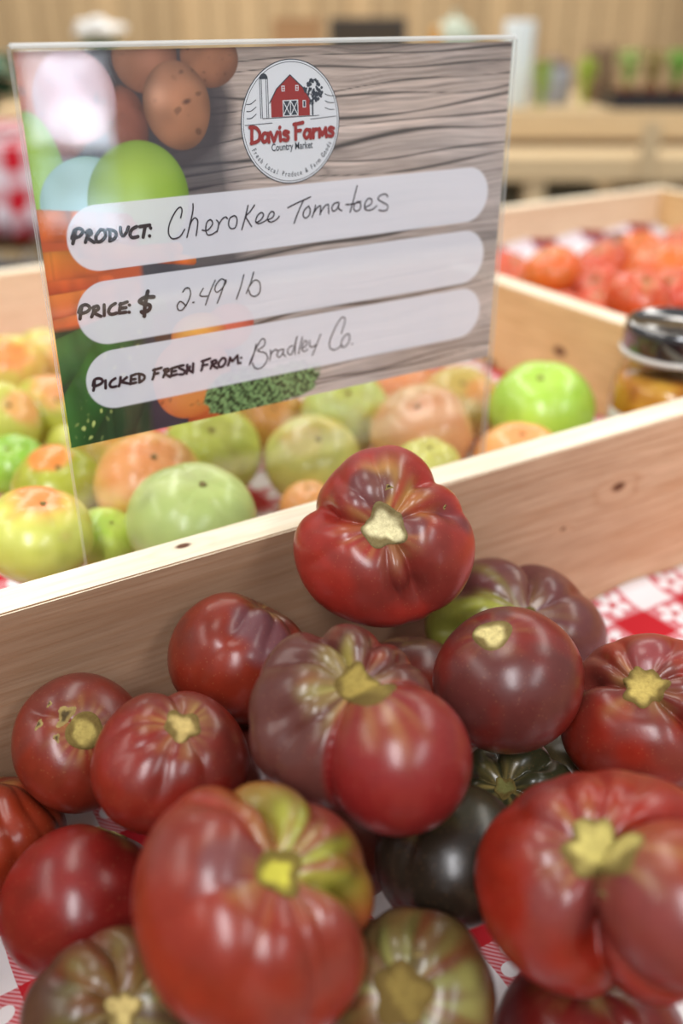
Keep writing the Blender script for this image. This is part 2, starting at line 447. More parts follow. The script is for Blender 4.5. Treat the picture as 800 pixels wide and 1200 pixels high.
def make_tomato(name, spec, seed, na=160, nt=100, skin=SKIN):
    d = spec['d']; pos = ray(spec['px'], spec['py'])*d+np.array([0, 0, CAM_Z]); R = spec['w']/FOC*d/2  # depths baked after scaling each tomato about the camera to clear overlaps
    M, VB = axis_frame(pos, spec['axis'])
    sp_ = dict(spec); sp_['_lobes'] = [tuple((M.T@(VB@np.array(l[:3])))) + (l[3],) for l in spec.get('lobes', [])]
    P, T, A = tomato_surface(sp_, na, nt, seed)
    D = P/np.maximum(np.linalg.norm(P, axis=-1, keepdims=True), 1e-6)
    c_red = np.array(lin(spec.get('red', (158, 44, 34)))); c_dark = np.array(lin(spec.get('dark', (84, 44, 38)))); c_gr = np.array(lin(spec.get('green', (140, 132, 44))))
    nz = fnoise(D, 3.0, seed+1); nf = fnoise(D, 11.0, seed+2)
    da = spec.get('darkamt', .5)
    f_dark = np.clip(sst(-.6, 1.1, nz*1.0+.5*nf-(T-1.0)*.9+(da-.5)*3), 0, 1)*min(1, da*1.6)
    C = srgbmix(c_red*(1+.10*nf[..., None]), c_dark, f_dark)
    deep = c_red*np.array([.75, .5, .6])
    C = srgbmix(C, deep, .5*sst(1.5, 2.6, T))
    ge, gaz, gw, gs = spec.get('gr', (0, 0, 180, 0))
    if gs:
        dA = np.abs((np.degrees(A)-gaz+180) % 360-180)
        streak = .5+.5*fnoise(np.stack([np.cos(A)*3, np.sin(A)*3, T*.5], -1), 4.5, seed+3)
        m = (1-sst(ge*.35, ge, T+.25*nz))*(1-sst(gw*.6, gw, dA))*gs*np.clip(.15+.95*streak, 0, 1)
        C = srgbmix(C, c_gr*(1+.3*nf[..., None]), np.clip(m, 0, 1))
        yl = np.minimum(c_gr*1.55, .6); C = srgbmix(C, yl, np.clip(m*sst(.6, 1.3, streak)*.8*(1-sst(.2, ge*.9, T)), 0, 1))
    if 'lobered' in spec:
        for (lx, ly, lz, lr) in sp_['_lobes']:
            dd_ = np.linalg.norm(P-np.array([lx, ly, lz]), axis=-1)/lr
            C = srgbmix(C, np.array(lin(spec['lobered'])), .8*(1-sst(1.0, 1.12, dd_))*(.75+.25*np.clip(nz, -1, 1)))
    st = 1-sst(.12, .62, T+.10*nf)
    sf = spec.get('starstreak', .22)
    C = srgbmix(C, np.array(lin((176, 150, 84))), np.clip(st*sf*(.6+.7*fnoise(np.stack([np.cos(A)*3, np.sin(A)*3, 0*T], -1), 5, seed+8)), 0, .9))
    for (bx, by, bz_, br, bc) in spec.get('blush', []):    # patches of another ripeness, direction in the view basis
        b = M.T@(VB@np.array([bx, by, bz_])); b /= np.linalg.norm(b)
        ang = np.arccos(np.clip(D@b, -1, 1)); m = 1-sst(br*.45, br*1.25, ang+.22*nz+.06*nf)
        C = srgbmix(C, np.array(lin(bc)), m*.92)
    C = np.clip(C, .002, 1)
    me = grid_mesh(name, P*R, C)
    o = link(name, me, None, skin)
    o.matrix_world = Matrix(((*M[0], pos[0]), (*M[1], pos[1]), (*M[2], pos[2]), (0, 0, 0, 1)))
    sc = spec.get('scar', .15)
    if sc:
        n_r = 9; idx_t = T[:, 0]; arms = spec.get('arms', 5)
        rim = sc*(1+.12*np.sin(A[0]*arms+seed)+.10*np.sin(A[0]*3+seed*2))
        rows = []; cols = []
        sd = np.array(lin(spec.get('scarcol', (206, 186, 120)))); ring = np.array(lin((92, 74, 34)))
        for i in range(n_r+1):
            q = i/n_r; tt = rim*q*1.25
            row = np.zeros((na, 3))
            for k in range(3): 
                # surface at polar angle tt for each azimuth
                ii = np.interp(tt, idx_t, np.arange(len(idx_t))); i0 = np.minimum(ii.astype(int), nt-1); fr = ii-i0
                row[:, k] = P[i0, np.arange(na), k]*(1-fr)+P[i0+1, np.arange(na), k]*fr
            h = .026-.006*q-(.040 if i == n_r else 0)
            row[:, 2] += h+.006*fnoise(np.stack([np.cos(A[0])*q, np.sin(A[0])*q, 0*A[0]], -1), 9.0, seed+41)*(1-q**4)
            rows.append(row)
            nn = .5+.8*fnoise(np.stack([np.cos(A[0])*q, np.sin(A[0])*q, 0*A[0]], -1), 5.0, seed+40)
            cols.append(srgbmix(np.broadcast_to(sd, (na, 3)), np.broadcast_to(ring, (na, 3)), np.clip(sst(.5, .95, q+.25*nn)*.9, 0, 1)*np.ones(na)))
        rows[0][:] = rows[0].mean(0)
        sm = grid_mesh('stem_scar', np.array(rows)[:, ::2]*R, np.array(cols)[:, ::2])
        s = link('stem_scar', sm, o, CORK)
    for (bx, by, bz_, br) in spec.get('corks', []):      # dry corky cracks elsewhere on the skin
        b = M.T@(VB@np.array([bx, by, bz_])); b /= np.linalg.norm(b)
        k0 = np.argmax((D@b).ravel()); p0 = P.reshape(-1, 3)[k0]
        xx = np.cross(b, [0, 0, 1]); xx /= np.linalg.norm(xx); yy = np.cross(b, xx)
        rows, cols = [], []; rng = np.random.default_rng(seed+abs(int(bx*100))+7)
        wv = 1+.3*np.sin(np.linspace(0, 2*math.pi, 24, endpoint=False)*3+rng.uniform(0, 6))
        for i in range(5):
            q = i/4; a_ = np.linspace(0, 2*math.pi, 24, endpoint=False); rr = br*q*wv
            dirs = b+np.outer(np.cos(a_)*rr, xx)+np.outer(np.sin(a_)*rr*.6, yy); dirs /= np.linalg.norm(dirs, axis=1, keepdims=True)
            kk = [int(np.argmax(D.reshape(-1, 3)@q_)) for q_ in dirs]; Lr = np.linalg.norm(P.reshape(-1, 3)[kk], axis=1)
            rows.append(dirs*(Lr+.018-.028*q*q)[:, None]); cols.append(np.tile(np.array(lin((70, 60, 40) if i < 2 else (150, 130, 80))), (24, 1)))
        s = link('cork_scar', grid_mesh('cork_scar', np.array(rows)*R, np.array(cols)), o, CORK)
    return o

dark_group = 'dark heirloom tomatoes piled in the front compartment'
FRONT = [
 dict(n='top', label='large ribbed dark red tomato crowning the pile, pale star-shaped stem scar facing us',
      px=450, py=628, w=218, d=.4740, axis=(.0, .16, .98), flat=.74, dimple=(.24, .30), scar=.17, arms=5, scarcol=(236, 226, 176), darkamt=.37, red=(150, 44, 34),
      outline=[(0, 1.0), (45, .90), (90, 1.04), (137, .86), (180, 1.0), (225, 1.02), (270, 1.0), (315, 1.03)],
      creases=[(164, .22, .17, 9), (93, .07, .04, 7), (50, .16, .12, 9), (20, .17, .06, 10), (303, .22, .05, 10), (280, .10, .03, 6), (200, .05, 0, 8), (125, .05, .02, 8)],
      green=(150, 118, 62), gr=(1.15, 72, 70, .75), blush=[(-.32, .62, .7, .30, (96, 52, 52)), (.42, .12, .8, .20, (100, 50, 50)), (.8, .3, .5, .3, (104, 52, 54))], corks=[(.06, .66, .75, .06), (.88, .42, .45, .03)]),
 dict(n='behind_round', label='lobed purple-brown tomato with olive green shoulder, behind the smooth round one near the divider',
      px=602, py=745, w=214, d=.5585, axis=(.26, .40, .88), flat=.72, dimple=(.2, .3), scar=.07, arms=3, scarcol=(120, 120, 60), darkamt=.75, red=(112, 41, 28), dark=(96, 52, 50),
      outline=[(0, 1.0), (60, .90), (90, .93), (130, 1.0), (180, 1.02), (270, .95)],
      creases=[(85, .20, .12, 9), (150, .12, .10, 10), (195, .22, .06, 9), (30, .10, .04, 10), (330, .1, .05, 10)],
      green=(120, 120, 44), gr=(1.8, 195, 75, 1.3), blush=[(-.85, .05, .5, .22, (112, 112, 44))]),
 dict(n='smooth', label='smooth round brownish-red tomato with a pale oval stem spot, right of the top tomato',
      px=594, py=795, w=174, d=.4400, axis=(-.20, .66, .74), flat=.90, deep=1.0, dimple=(.05, .3), scar=.20, arms=0, scarcol=(222, 206, 140), darkamt=.66, red=(112, 33, 26), dark=(88, 42, 38), starstreak=.1,
      creases=[]),
 dict(n='right_lobed', label='wrinkled red lobed tomato with yellow corky scar, at the right edge below the printed cloth',
      px=758, py=832, w=208, d=.4501, axis=(-.02, .42, .90), flat=.76, dimple=(.2, .32), scar=.19, arms=7, scarcol=(196, 174, 96), darkamt=.45, red=(134, 36, 22),
      outline=[(0, 1.0), (90, .86), (135, .92), (180, .95), (225, 1.02), (270, .95), (315, .95)],
      creases=[(172, .26, .10, 9), (318, .26, .16, 9), (20, .16, .06, 8), (60, .1, .02, 8), (115, .12, .02, 7), (140, .12, .02, 7), (350, .1, .05, 8)], green=(170, 130, 80), gr=(.8, 110, 60, .5),
      blush=[(.0, .75, .6, .4, (128, 58, 60))]),
 dict(n='double', label='broad brownish-red ribbed tomato with a big round lobe fused to its front, centre of pile',
      px=404, py=826, w=232, d=.3928, axis=(.22, .36, .90), flat=.74, dimple=(.26, .34), scar=.16, arms=4, scarcol=(160, 140, 70), darkamt=.62, red=(125, 34, 23), dark=(84, 46, 40),
      outline=[(0, .92), (45, .90), (70, .88), (90, .84), (120, .92), (180, 1.0), (225, 1.12), (270, 1.05), (315, .9)],
      creases=[(112, .28, .18, 8), (62, .18, .12, 9), (30, .14, .08, 9), (160, .14, .05, 10), (200, .10, .04, 11), (228, .10, .08, 10)],
      green=(128, 118, 60), gr=(1.0, 160, 100, .7), lobes=[(.50, -.50, .52, .70)], lobered=(128, 26, 26)),
 dict(n='left_back', label='plain rounded red-brown tomato with dusky top, leaning on divider left of the top tomato',
      px=282, py=772, w=174, d=.4789, axis=(.35, .88, .10), flat=.86, dimple=(.14, .3), scar=0, darkamt=.5, red=(118, 38, 22),
      creases=[(250, .12, .06, 12), (290, .08, .03, 9), (330, .08, .03, 9)], blush=[(.38, .42, .8, .36, (98, 62, 66))]),
 dict(n='cracked', label='small dull red tomato with grey corky cracks beside its stem scar, at left',
      px=92, py=869, w=152, d=.4450, axis=(.10, .20, .97), flat=.82, dimple=(.12, .3), scar=.21, arms=3, scarcol=(176, 158, 88), darkamt=.4, red=(112, 36, 23),
      outline=[(0, 1), (90, 1.04), (180, .97), (270, 1.06)], creases=[(150, .1, 0, 10), (310, .08, .02, 12)],
      corks=[(-.26, .44, .8, .26), (-.66, .28, .7, .12), (-.36, .06, .9, .10), (-.5, .6, .6, .07)]),
 dict(n='left_mid', label='red tomato with wavy highlights and tan stem scar on top, right of the cracked one',
      px=201, py=889, w=184, d=.4080, axis=(.16, .56, .80), flat=.80, dimple=(.14, .32), scar=.17, arms=5, scarcol=(200, 176, 110), darkamt=.36, red=(119, 31, 21),
      outline=[(0, 1), (90, .86), (180, 1), (230, 1.04), (270, .96)],
      creases=[(215, .05, .01, 9), (250, .06, .01, 8), (180, .04, .01, 9), (295, .05, .01, 9), (100, .10, .05, 9)]),
 dict(n='left_edge', label='orange-red tomato with fine vertical ribs, cut by the left edge of the pile',
      px=-12, py=985, w=176, d=.4425, axis=(-.1, .92, .15), flat=.86, dimple=(.12, .3), scar=0, darkamt=.2, red=(122, 41, 21),
      creases=[(250, .05, .06, 9), (285, .05, .06, 8), (310, .04, .05, 8), (330, .05, .05, 8)], outline=[(0, 1), (90, 1.1), (180, 1), (270, 1.1)]),
 dict(n='left_low', label='smooth deep red tomato below the cracked one, stem end turned up and away',
      px=98, py=1062, w=186, d=.4012, axis=(.30, .93, .05), flat=.95, dimple=(.08, .25), scar=.14, darkamt=.25, red=(109, 25, 21), outline=[(0, 1), (90, 1.04)], creases=[(120, .05, .02, 10)], starstreak=.2),
 dict(n='big_front', label='biggest tomato, red with yellow-green ribbed shoulder, at the very front of the pile',
      px=303, py=1048, w=308, d=.3312, axis=(.26, .28, .92), flat=.76, dimple=(.24, .32), scar=.13, arms=4, scarcol=(196, 190, 70), darkamt=.36, red=(126, 38, 22), dark=(104, 58, 52),
      outline=[(0, .95), (40, .86), (70, .84), (100, .90), (135, 1.0), (180, 1.0), (225, 1.0), (270, 1.0), (315, 1.02)],
      creases=[(104, .26, .13, 9), (345, .28, .18, 8), (60, .10, .05, 8), (20, .10, .04, 8), (135, .12, .03, 10), (310, .09, .01, 7), (288, .07, .01, 8), (250, .05, .01, 10), (205, .05, .03, 14)],
      green=(120, 118, 42), gr=(1.75, 50, 88, 1.1), blush=[(-.34, .28, .8, .26, (104, 58, 58))]),
 dict(n='low_left_green', label='green-streaked brown tomato at the bottom edge, left of the biggest one',
      px=132, py=1196, w=212, d=.3444, axis=(.15, .15, .95), flat=.8, dimple=(.2, .3), scar=.14, darkamt=.7, red=(95, 42, 26), dark=(68, 46, 36), outline=[(0, 1), (90, .97)],
      creases=[(60, .1, .05, 9), (110, .15, .08, 9), (150, .1, .05, 8), (200, .1, .05, 8)], green=(98, 100, 50), gr=(1.4, 60, 180, .5), starstreak=.2),
 dict(n='low_mid_green', label='olive green cracked-shoulder tomato at the bottom edge, right of the biggest one',
      px=482, py=1166, w=196, d=.3449, axis=(-.15, .02, .97), flat=.8, dimple=(.16, .4), scar=.26, arms=5, scarcol=(130, 112, 56), darkamt=.6, red=(92, 51, 30), dark=(72, 50, 38),
      creases=[(80, .08, .04, 9), (30, .08, .03, 9), (120, .08, .05, 9)], green=(104, 104, 56), gr=(1.6, 60, 180, .75), corks=[(.1, .5, .8, .08)]),
 dict(n='big_right', label='big glossy red tomato split into two lobes by a deep seam, right foreground',
      px=706, py=1034, w=312, d=.3347, axis=(-.04, .36, .93), flat=.74, dimple=(.22, .26), scar=.17, arms=6, scarcol=(204, 190, 110), darkamt=.42, red=(128, 34, 21), dark=(104, 56, 54),
      outline=[(0, .98), (45, .95), (90, .88), (135, .93), (180, .96), (225, .94), (262, .86), (315, .98)],
      creases=[(266, .34, .26, 7), (20, .20, .05, 9), (115, .08, .02, 9), (145, .10, .03, 9), (60, .08, .02, 9), (85, .08, .02, 7), (195, .07, .02, 10)],
      green=(120, 112, 60), gr=(.6, 265, 30, .9), lobes=[(.50, -.14, .50, .56)], corks=[(-.02, -.10, .98, .05)]),
 dict(n='low_right', label='dark red tomato half out of frame at the bottom right below the two-lobed one',
      px=692, py=1228, w=226, d=.3575, axis=(.1, .75, .6), flat=.85, dimple=(.1, .3), scar=0, darkamt=.5, red=(98, 25, 21), dark=(80, 40, 42), creases=[(300, .1, .06, 10)]),
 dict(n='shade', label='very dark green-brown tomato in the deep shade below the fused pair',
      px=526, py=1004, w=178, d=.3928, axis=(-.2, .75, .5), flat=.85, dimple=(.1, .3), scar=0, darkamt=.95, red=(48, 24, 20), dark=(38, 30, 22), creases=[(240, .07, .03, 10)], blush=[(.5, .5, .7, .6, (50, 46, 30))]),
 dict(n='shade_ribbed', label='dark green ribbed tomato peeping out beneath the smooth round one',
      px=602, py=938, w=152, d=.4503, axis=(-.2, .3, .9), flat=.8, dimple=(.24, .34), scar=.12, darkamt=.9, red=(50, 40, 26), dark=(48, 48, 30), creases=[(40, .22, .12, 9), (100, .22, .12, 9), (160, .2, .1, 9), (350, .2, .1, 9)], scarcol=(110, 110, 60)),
 dict(n='edge_dark', label='olive-brown tomato low at the right edge, between the wrinkled and two-lobed ones',
      px=832, py=966, w=156, d=.4617, axis=(0, .7, .6), flat=.85, dimple=(.12, .3), scar=0, darkamt=.8, red=(77, 54, 29), dark=(96, 80, 52), creases=[(280, .1, .05, 9)], green=(130, 124, 70), gr=(2, 250, 180, .8)),
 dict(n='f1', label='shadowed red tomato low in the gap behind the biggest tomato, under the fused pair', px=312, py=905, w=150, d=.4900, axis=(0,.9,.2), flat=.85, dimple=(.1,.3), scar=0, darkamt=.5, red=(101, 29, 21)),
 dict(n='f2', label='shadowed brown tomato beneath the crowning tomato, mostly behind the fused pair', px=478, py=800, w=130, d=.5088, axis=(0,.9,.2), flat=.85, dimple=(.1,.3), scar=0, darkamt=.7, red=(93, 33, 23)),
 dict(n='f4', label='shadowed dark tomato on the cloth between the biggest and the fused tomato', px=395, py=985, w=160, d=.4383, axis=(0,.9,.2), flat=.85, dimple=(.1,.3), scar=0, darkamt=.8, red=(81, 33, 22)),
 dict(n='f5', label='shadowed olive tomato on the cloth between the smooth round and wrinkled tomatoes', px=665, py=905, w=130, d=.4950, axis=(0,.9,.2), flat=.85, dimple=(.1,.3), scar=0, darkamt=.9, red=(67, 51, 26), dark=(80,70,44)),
]
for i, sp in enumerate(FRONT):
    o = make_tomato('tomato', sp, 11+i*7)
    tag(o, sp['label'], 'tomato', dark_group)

# green and half ripe tomatoes behind the divider
OR = (228, 130, 66); PO = (232, 150, 98); YG = (196, 200, 92); LG = (190, 212, 120); GG = (140, 184, 62); DG = (146, 156, 50)
green_group = 'green and half-ripe tomatoes behind the divider'
GREEN = [
 # px, py, w, depth, axis, base colour, shoulder colour, blush list, label
 (45, 627, 122, 0.5636, (.1, .75, .65), YG, (206, 190, 80), [(.1, .8, .5, .75, OR)], 'large orange-topped green tomato against the divider, lower left of the sign'),
 (-2, 495, 96, 0.7527, (.3, .5, .8), (190, 186, 80), YG, [(.5, .3, .6, .6, (222, 160, 92))], 'yellow-green tomato cut by the left edge, above the large orange-topped one'),
 (14, 430, 76, 0.8933, (.2, .6, .7), (206, 170, 80), YG, [(-.1, .3, .9, .8, OR)], 'orange tomato at the far left by the back board'),
 (59, 485, 90, 0.8156, (.2, .4, .8), (176, 178, 64), YG, [(.1, .8, .5, .7, (226, 148, 96))], 'peach-topped green tomato touching the left edge of the sign'),
 (52, 415, 62, 0.9481, (0, .7, .6), (196, 186, 84), GG, [(.3, .2, .9, .7, (230, 168, 110))], 'small peach tomato farthest back at left of the sign'),
 (68, 570, 100, 0.6742, (.0, .5, .8), (164, 170, 50), (130, 140, 40), [(-.1, .85, .5, .45, (222, 130, 60))], 'dark yellow-green tomato with orange cap behind the large orange-topped one'),
 (15, 545, 74, 0.7108, (-.2, .6, .7), GG, (120, 170, 50), [], 'bright green tomato low between the left edge tomatoes'),
 (124, 632, 78, 0.6106, (.2, .6, .7), (184, 204, 84), GG, [], 'small lime tomato seen just inside the lower left corner of the sign'),
 (175, 568, 122, 0.6580, (.1, .6, .75), (214, 168, 88), YG, [(-.05, .45, .8, .85, (232, 148, 92))], 'salmon-orange tomato seen through the clear strip of the sign at left'),
 (226, 612, 146, 0.5921, (.18, .72, .65), (198, 216, 134), (186, 206, 120), [], 'pale green tomato touching the divider below the sign'),
 (248, 530, 112, 0.7261, (.0, .5, .8), (196, 204, 96), (180, 194, 80), [], 'yellow-green tomato below the printed kale, behind the pale green one'),
 (140, 540, 100, 0.7342, (.1, .6, .7), (176, 150, 56), (150, 140, 40), [(0, .5, .8, .6, (196, 140, 60))], 'dim olive-orange tomato behind the salmon one'),
 (366, 540, 108, 0.7278, (.15, .55, .8), (204, 204, 108), (214, 206, 120), [(-.2, .5, .8, .4, (214, 196, 112))], 'pale yellow-green tomato with small brown stem dot, behind the crowning dark tomato'),
 (404, 482, 98, 0.7870, (.1, .5, .8), (192, 208, 112), GG, [], 'light green tomato below the sign corner print, third row back'),
 (318, 494, 82, 0.8093, (.1, .4, .8), (190, 150, 60), (160, 140, 50), [(0, .4, .8, .7, (204, 140, 70))], 'amber tomato in shade under the printed kale'),
 (494, 506, 112, 0.7424, (-.1, .6, .7), (222, 170, 116), (214, 176, 120), [(.1, .4, .9, .9, (228, 158, 112))], 'large peach-coloured tomato right of the crowning tomato'),
 (538, 474, 92, 0.8307, (.1, .6, .7), (216, 168, 90), (200, 190, 100), [(.5, .3, .7, .7, (224, 146, 80))], 'yellow-orange tomato under the lower right corner of the print'),
 (470, 456, 80, 0.8737, (0, .6, .7), (226, 160, 110), PO, [(0, .4, .9, .9, PO)], 'small peach tomato far back under the sign'),
 (632, 480, 118, 0.7791, (.0, .72, .65), (166, 204, 74), (150, 190, 66), [], 'bright green tomato right of the sign, in front of the cross divider'),
 (607, 543, 102, 0.7219, (.1, .8, .6), (226, 158, 96), (206, 160, 80), [(0, .7, .7, .9, (230, 146, 88))], 'orange tomato sunk behind the divider, below the bright green one'),
 (500, 552, 82, 0.6833, (.1, .8, .6), (214, 206, 110), (200, 200, 100), [], 'yellow tomato top just above the divider beside the crowning tomato'),
 (362, 594, 66, 0.6790, (0, .8, .6), (228, 160, 90), PO, [], 'small orange tomato half hidden left of the crowning tomato'),
 (88, 528, 66, 0.7737, (0, .6, .7), (170, 170, 60), YG, [], 'small olive-yellow tomato behind the left edge of the sign'),
]
for i, (px, py, w, d, ax, base, sh, bl, lab) in enumerate(GREEN):
    w = w*1.05
    rr = random.Random(i+3)
    sp = dict(px=px, py=py, w=w, d=d, axis=ax, flat=.84, dimple=(.08, .3), scar=.036, arms=5, scarcol=(160, 146, 90), red=base, dark=sh, darkamt=.35, starstreak=.12,
              ribs=(rr.choice([5, 6, 7]), rr.uniform(.02, .05)), blush=bl)
    o = make_tomato('tomato', sp, 201+i*5, 72, 48, SKIN_PALE)
    tag(o, lab, 'tomato', green_group)

red_group = 'orange-red tomatoes in the far right compartment'
REDS = [
 (595, 322, 58, 1.1842, 'orange-red tomato directly right of the sign edge in the far compartment', 1),
 (646, 318, 64, 1.0328, 'orange tomato on top of the pile, left part of the far compartment', 0),
 (648, 343, 52, 1.1092, 'small scarlet tomato below the leftmost orange one, by the cross divider', 1),
 (705, 313, 62, 1.2068, 'squat deep orange tomato against the bunched cloth, middle of the far compartment', 1),
 (702, 342, 62, 1.0682, 'orange-red tomato in the middle row of the far compartment', 1),
 (697, 364, 62, 1.0177, 'scarlet tomato rising just above the cross divider edge', 1),
 (748, 350, 72, 0.9137, 'red tomato nearest the black jar lid, against the cross divider', 1),
 (787, 347, 68, 1.0359, 'ribbed red tomato above the right side of the jar lid', 1),
 (772, 318, 74, 1.1265, 'widest bright orange tomato of the far compartment, above the jar lid', 0),
 (750, 296, 52, 1.2376, 'small orange tomato near the back right corner of the far compartment', 0),
 (606, 347, 54, 1.0791, 'red tomato behind the cross divider, lowest beside the sign edge', 1),
 (655, 369, 60, 0.9841, 'dark red tomato mostly hidden below the cross divider edge', 1),
 (812, 308, 60, 1.1701, 'orange tomato cut by the right edge, topmost there', 0),
 (797, 290, 52, 1.3183, 'far red tomato by the right side board', 1),
 (745, 378, 66, 0.9676, 'scarlet tomato hidden behind the cross divider, beside the jar lid', 1),
 (676, 331, 54, 1.1514, 'small dark orange tomato wedged between the two middle ones', 1),
 (822, 352, 66, 1.0766, 'red tomato right of the jar, past the edge of the frame', 1),
 (722, 297, 52, 1.2963, 'plum-red tomato tucked against the cloth at the back', 2),
]
for i, (px, py, w, d, lab, k) in enumerate(REDS):
    w = w*1.08
    rr = random.Random(i)
    base = [(216, 104, 30), (196, 68, 24), (120, 22, 36)][k]
    sp = dict(px=px, py=py, w=w, d=d, axis=(rr.uniform(-.5, .5), rr.uniform(.4, 1), .5), flat=.78, dimple=(.14, .3), scar=.08, arms=5, scarcol=(150, 130, 70), red=base,
              dark=[(216, 80, 40), (196, 50, 34), (110, 20, 40)][k], darkamt=.4, starstreak=.3, ribs=(rr.choice([7, 8, 9]), rr.uniform(.04, .09)))
    o = make_tomato('tomato', sp, 401+i*5, 72, 48, SKIN_PALE)
    tag(o, lab, 'tomato', red_group)
HAND=[[(69.2, 107.5), (70.2, 110.8), (69.5, 112.5), (67.1, 111.1), (63.6, 106.2), (62.2, 101.5), (63.3, 98.5), (65.5, 97.9), (68.3, 98.8), (70.8, 101.8)], [(76.2, 113.5), (75.8, 109.9), (73.7, 103.6), (71.7, 97.7)], [(72.9, 101.2), (74.7, 105.1), (76.7, 106.7), (78.1, 105.2), (77.5, 101.5), (76.7, 98.1)], [(80.2, 100.4), (83.1, 100.1), (85.9, 102.7), (85.3, 104.9), (83.2, 104.2), (82.1, 101.0), (82.8, 98.0), (85.3, 97.8), (88.2, 99.1)], [(88.3, 104.5), (89.4, 102.6), (88.2, 98.7)], [(89.2, 102.0), (91.4, 104.7), (93.4, 105.5), (94.3, 104.6)], [(98.1, 105.7), (95.7, 104.6), (94.8, 101.8), (95.8, 99.6), (98.3, 99.7), (99.6, 102.6), (99.3, 104.9), (98.1, 105.7)], [(106.2, 109.9), (104.3, 104.2), (102.0, 98.3)], [(109.9, 109.8), (107.3, 106.8), (104.8, 104.7), (106.1, 101.9), (107.7, 99.3)], [(110.2, 101.0), (113.0, 102.0), (114.8, 104.4), (113.6, 105.7), (111.3, 104.3), (110.2, 101.5), (111.9, 100.3), (114.9, 101.0), (117.1, 102.1)], [(117.1, 101.6), (120.0, 102.6), (121.0, 104.7), (119.6, 105.7), (117.8, 104.1), (117.1, 101.6), (118.9, 100.4), (121.9, 101.1), (124.0, 102.8)], [(129.1, 106.6), (134.9, 108.5), (142.9, 110.8)], [(138.5, 109.3), (135.7, 104.6), (132.6, 98.3)], [(141.6, 106.3), (138.9, 104.3), (138.2, 101.7), (139.7, 100.3), (142.0, 101.7), (142.5, 104.4), (141.6, 106.3)], [(145.9, 106.3), (145.0, 103.4), (143.6, 100.3)], [(144.3, 101.9), (146.6, 104.7), (148.7, 105.8), (148.9, 104.1), (148.6, 101.1)], [(148.9, 102.2), (151.3, 105.1), (153.6, 106.0), (153.8, 104.0), (154.0, 101.2)], [(160.1, 106.5), (157.3, 106.0), (155.9, 103.9), (156.8, 102.2), (159.2, 103.2), (160.6, 106.1), (160.1, 103.4), (162.3, 101.9)], [(171.9, 114.0), (170.1, 108.3), (167.4, 100.6)], [(164.8, 104.9), (169.1, 104.7), (174.4, 105.6)], [(173.0, 105.8), (170.6, 104.8), (169.8, 102.5), (171.1, 100.8), (173.5, 101.4), (174.4, 103.7), (173.0, 105.8)], [(177.1, 102.2), (180.8, 103.5), (181.5, 105.8), (179.2, 106.7), (177.0, 104.2), (177.1, 101.4), (179.8, 100.4), (183.2, 101.2), (184.7, 102.3)], [(192.0, 106.5), (190.5, 108.1), (187.0, 107.6), (185.6, 105.8), (188.6, 103.9), (191.9, 102.0), (191.7, 99.6), (189.2, 99.2), (186.2, 99.9)], [(67.1, 71.0), (68.8, 72.7), (70.9, 72.3), (71.2, 69.0), (68.9, 64.7), (66.2, 62.1), (64.1, 62.2), (63.6, 64.5), (65.1, 66.4), (66.8, 65.6), (68.2, 63.6)], [(72.1, 64.9), (72.9, 65.0)], [(78.5, 71.3), (76.4, 67.9), (81.2, 66.9)], [(85.5, 74.6), (82.4, 69.4), (79.1, 62.6)], [(91.2, 73.5), (89.0, 74.8), (86.3, 72.8), (84.9, 70.0), (86.0, 68.3), (88.6, 69.5), (91.4, 72.5), (91.2, 73.8), (88.9, 68.5), (85.8, 62.6)], [(101.9, 75.3), (99.7, 69.0), (96.9, 63.1)], [(107.7, 75.9), (105.8, 70.8), (102.8, 65.3)], [(104.7, 68.6), (108.1, 71.6), (111.0, 69.8), (110.8, 65.0), (108.0, 63.0), (105.4, 64.1), (104.4, 66.6)], [(107.3, 36.8), (105.2, 30.4), (102.6, 25.6)], [(102.7, 26.6), (107.7, 35.1), (111.0, 39.1), (112.8, 37.6), (111.8, 34.8), (108.0, 32.9), (112.5, 30.8), (113.8, 27.6), (111.8, 24.1), (108.5, 22.5), (105.7, 23.6), (104.5, 26.7)], [(115.8, 31.9), (116.0, 29.3), (115.1, 26.1)], [(115.7, 28.5), (117.2, 30.9), (119.5, 31.5), (120.2, 30.5)], [(123.9, 31.0), (121.4, 30.8), (119.9, 28.7), (120.8, 26.9), (122.9, 27.7), (124.2, 30.7), (123.7, 28.4), (125.3, 26.4)], [(130.0, 32.1), (127.5, 31.2), (126.5, 28.8), (127.9, 27.1), (129.8, 28.2), (132.9, 36.7)], [(132.6, 36.4), (131.4, 31.0), (131.4, 26.6)], [(136.3, 35.8), (134.7, 31.3), (133.6, 26.5)], [(135.4, 29.4), (138.1, 30.2), (139.1, 32.7), (137.7, 33.4), (136.2, 31.4), (136.1, 28.2), (137.5, 27.3), (139.5, 28.2)], [(141.0, 33.2), (140.8, 30.2), (142.4, 29.0), (144.9, 29.9)], [(148.1, 35.5), (145.4, 29.9), (142.4, 24.0)], [(161.8, 33.7), (163.8, 38.6), (164.3, 42.0), (162.3, 43.0), (158.8, 39.4), (154.8, 32.2), (153.8, 28.0), (155.8, 25.0), (159.3, 25.2), (162.3, 26.9)], [(166.4, 32.9), (163.8, 31.6), (161.8, 28.4), (162.3, 25.6), (164.9, 25.6), (167.4, 28.8), (167.1, 32.4), (166.4, 32.9)], [(168.8, 26.3), (169.6, 26.1)]]
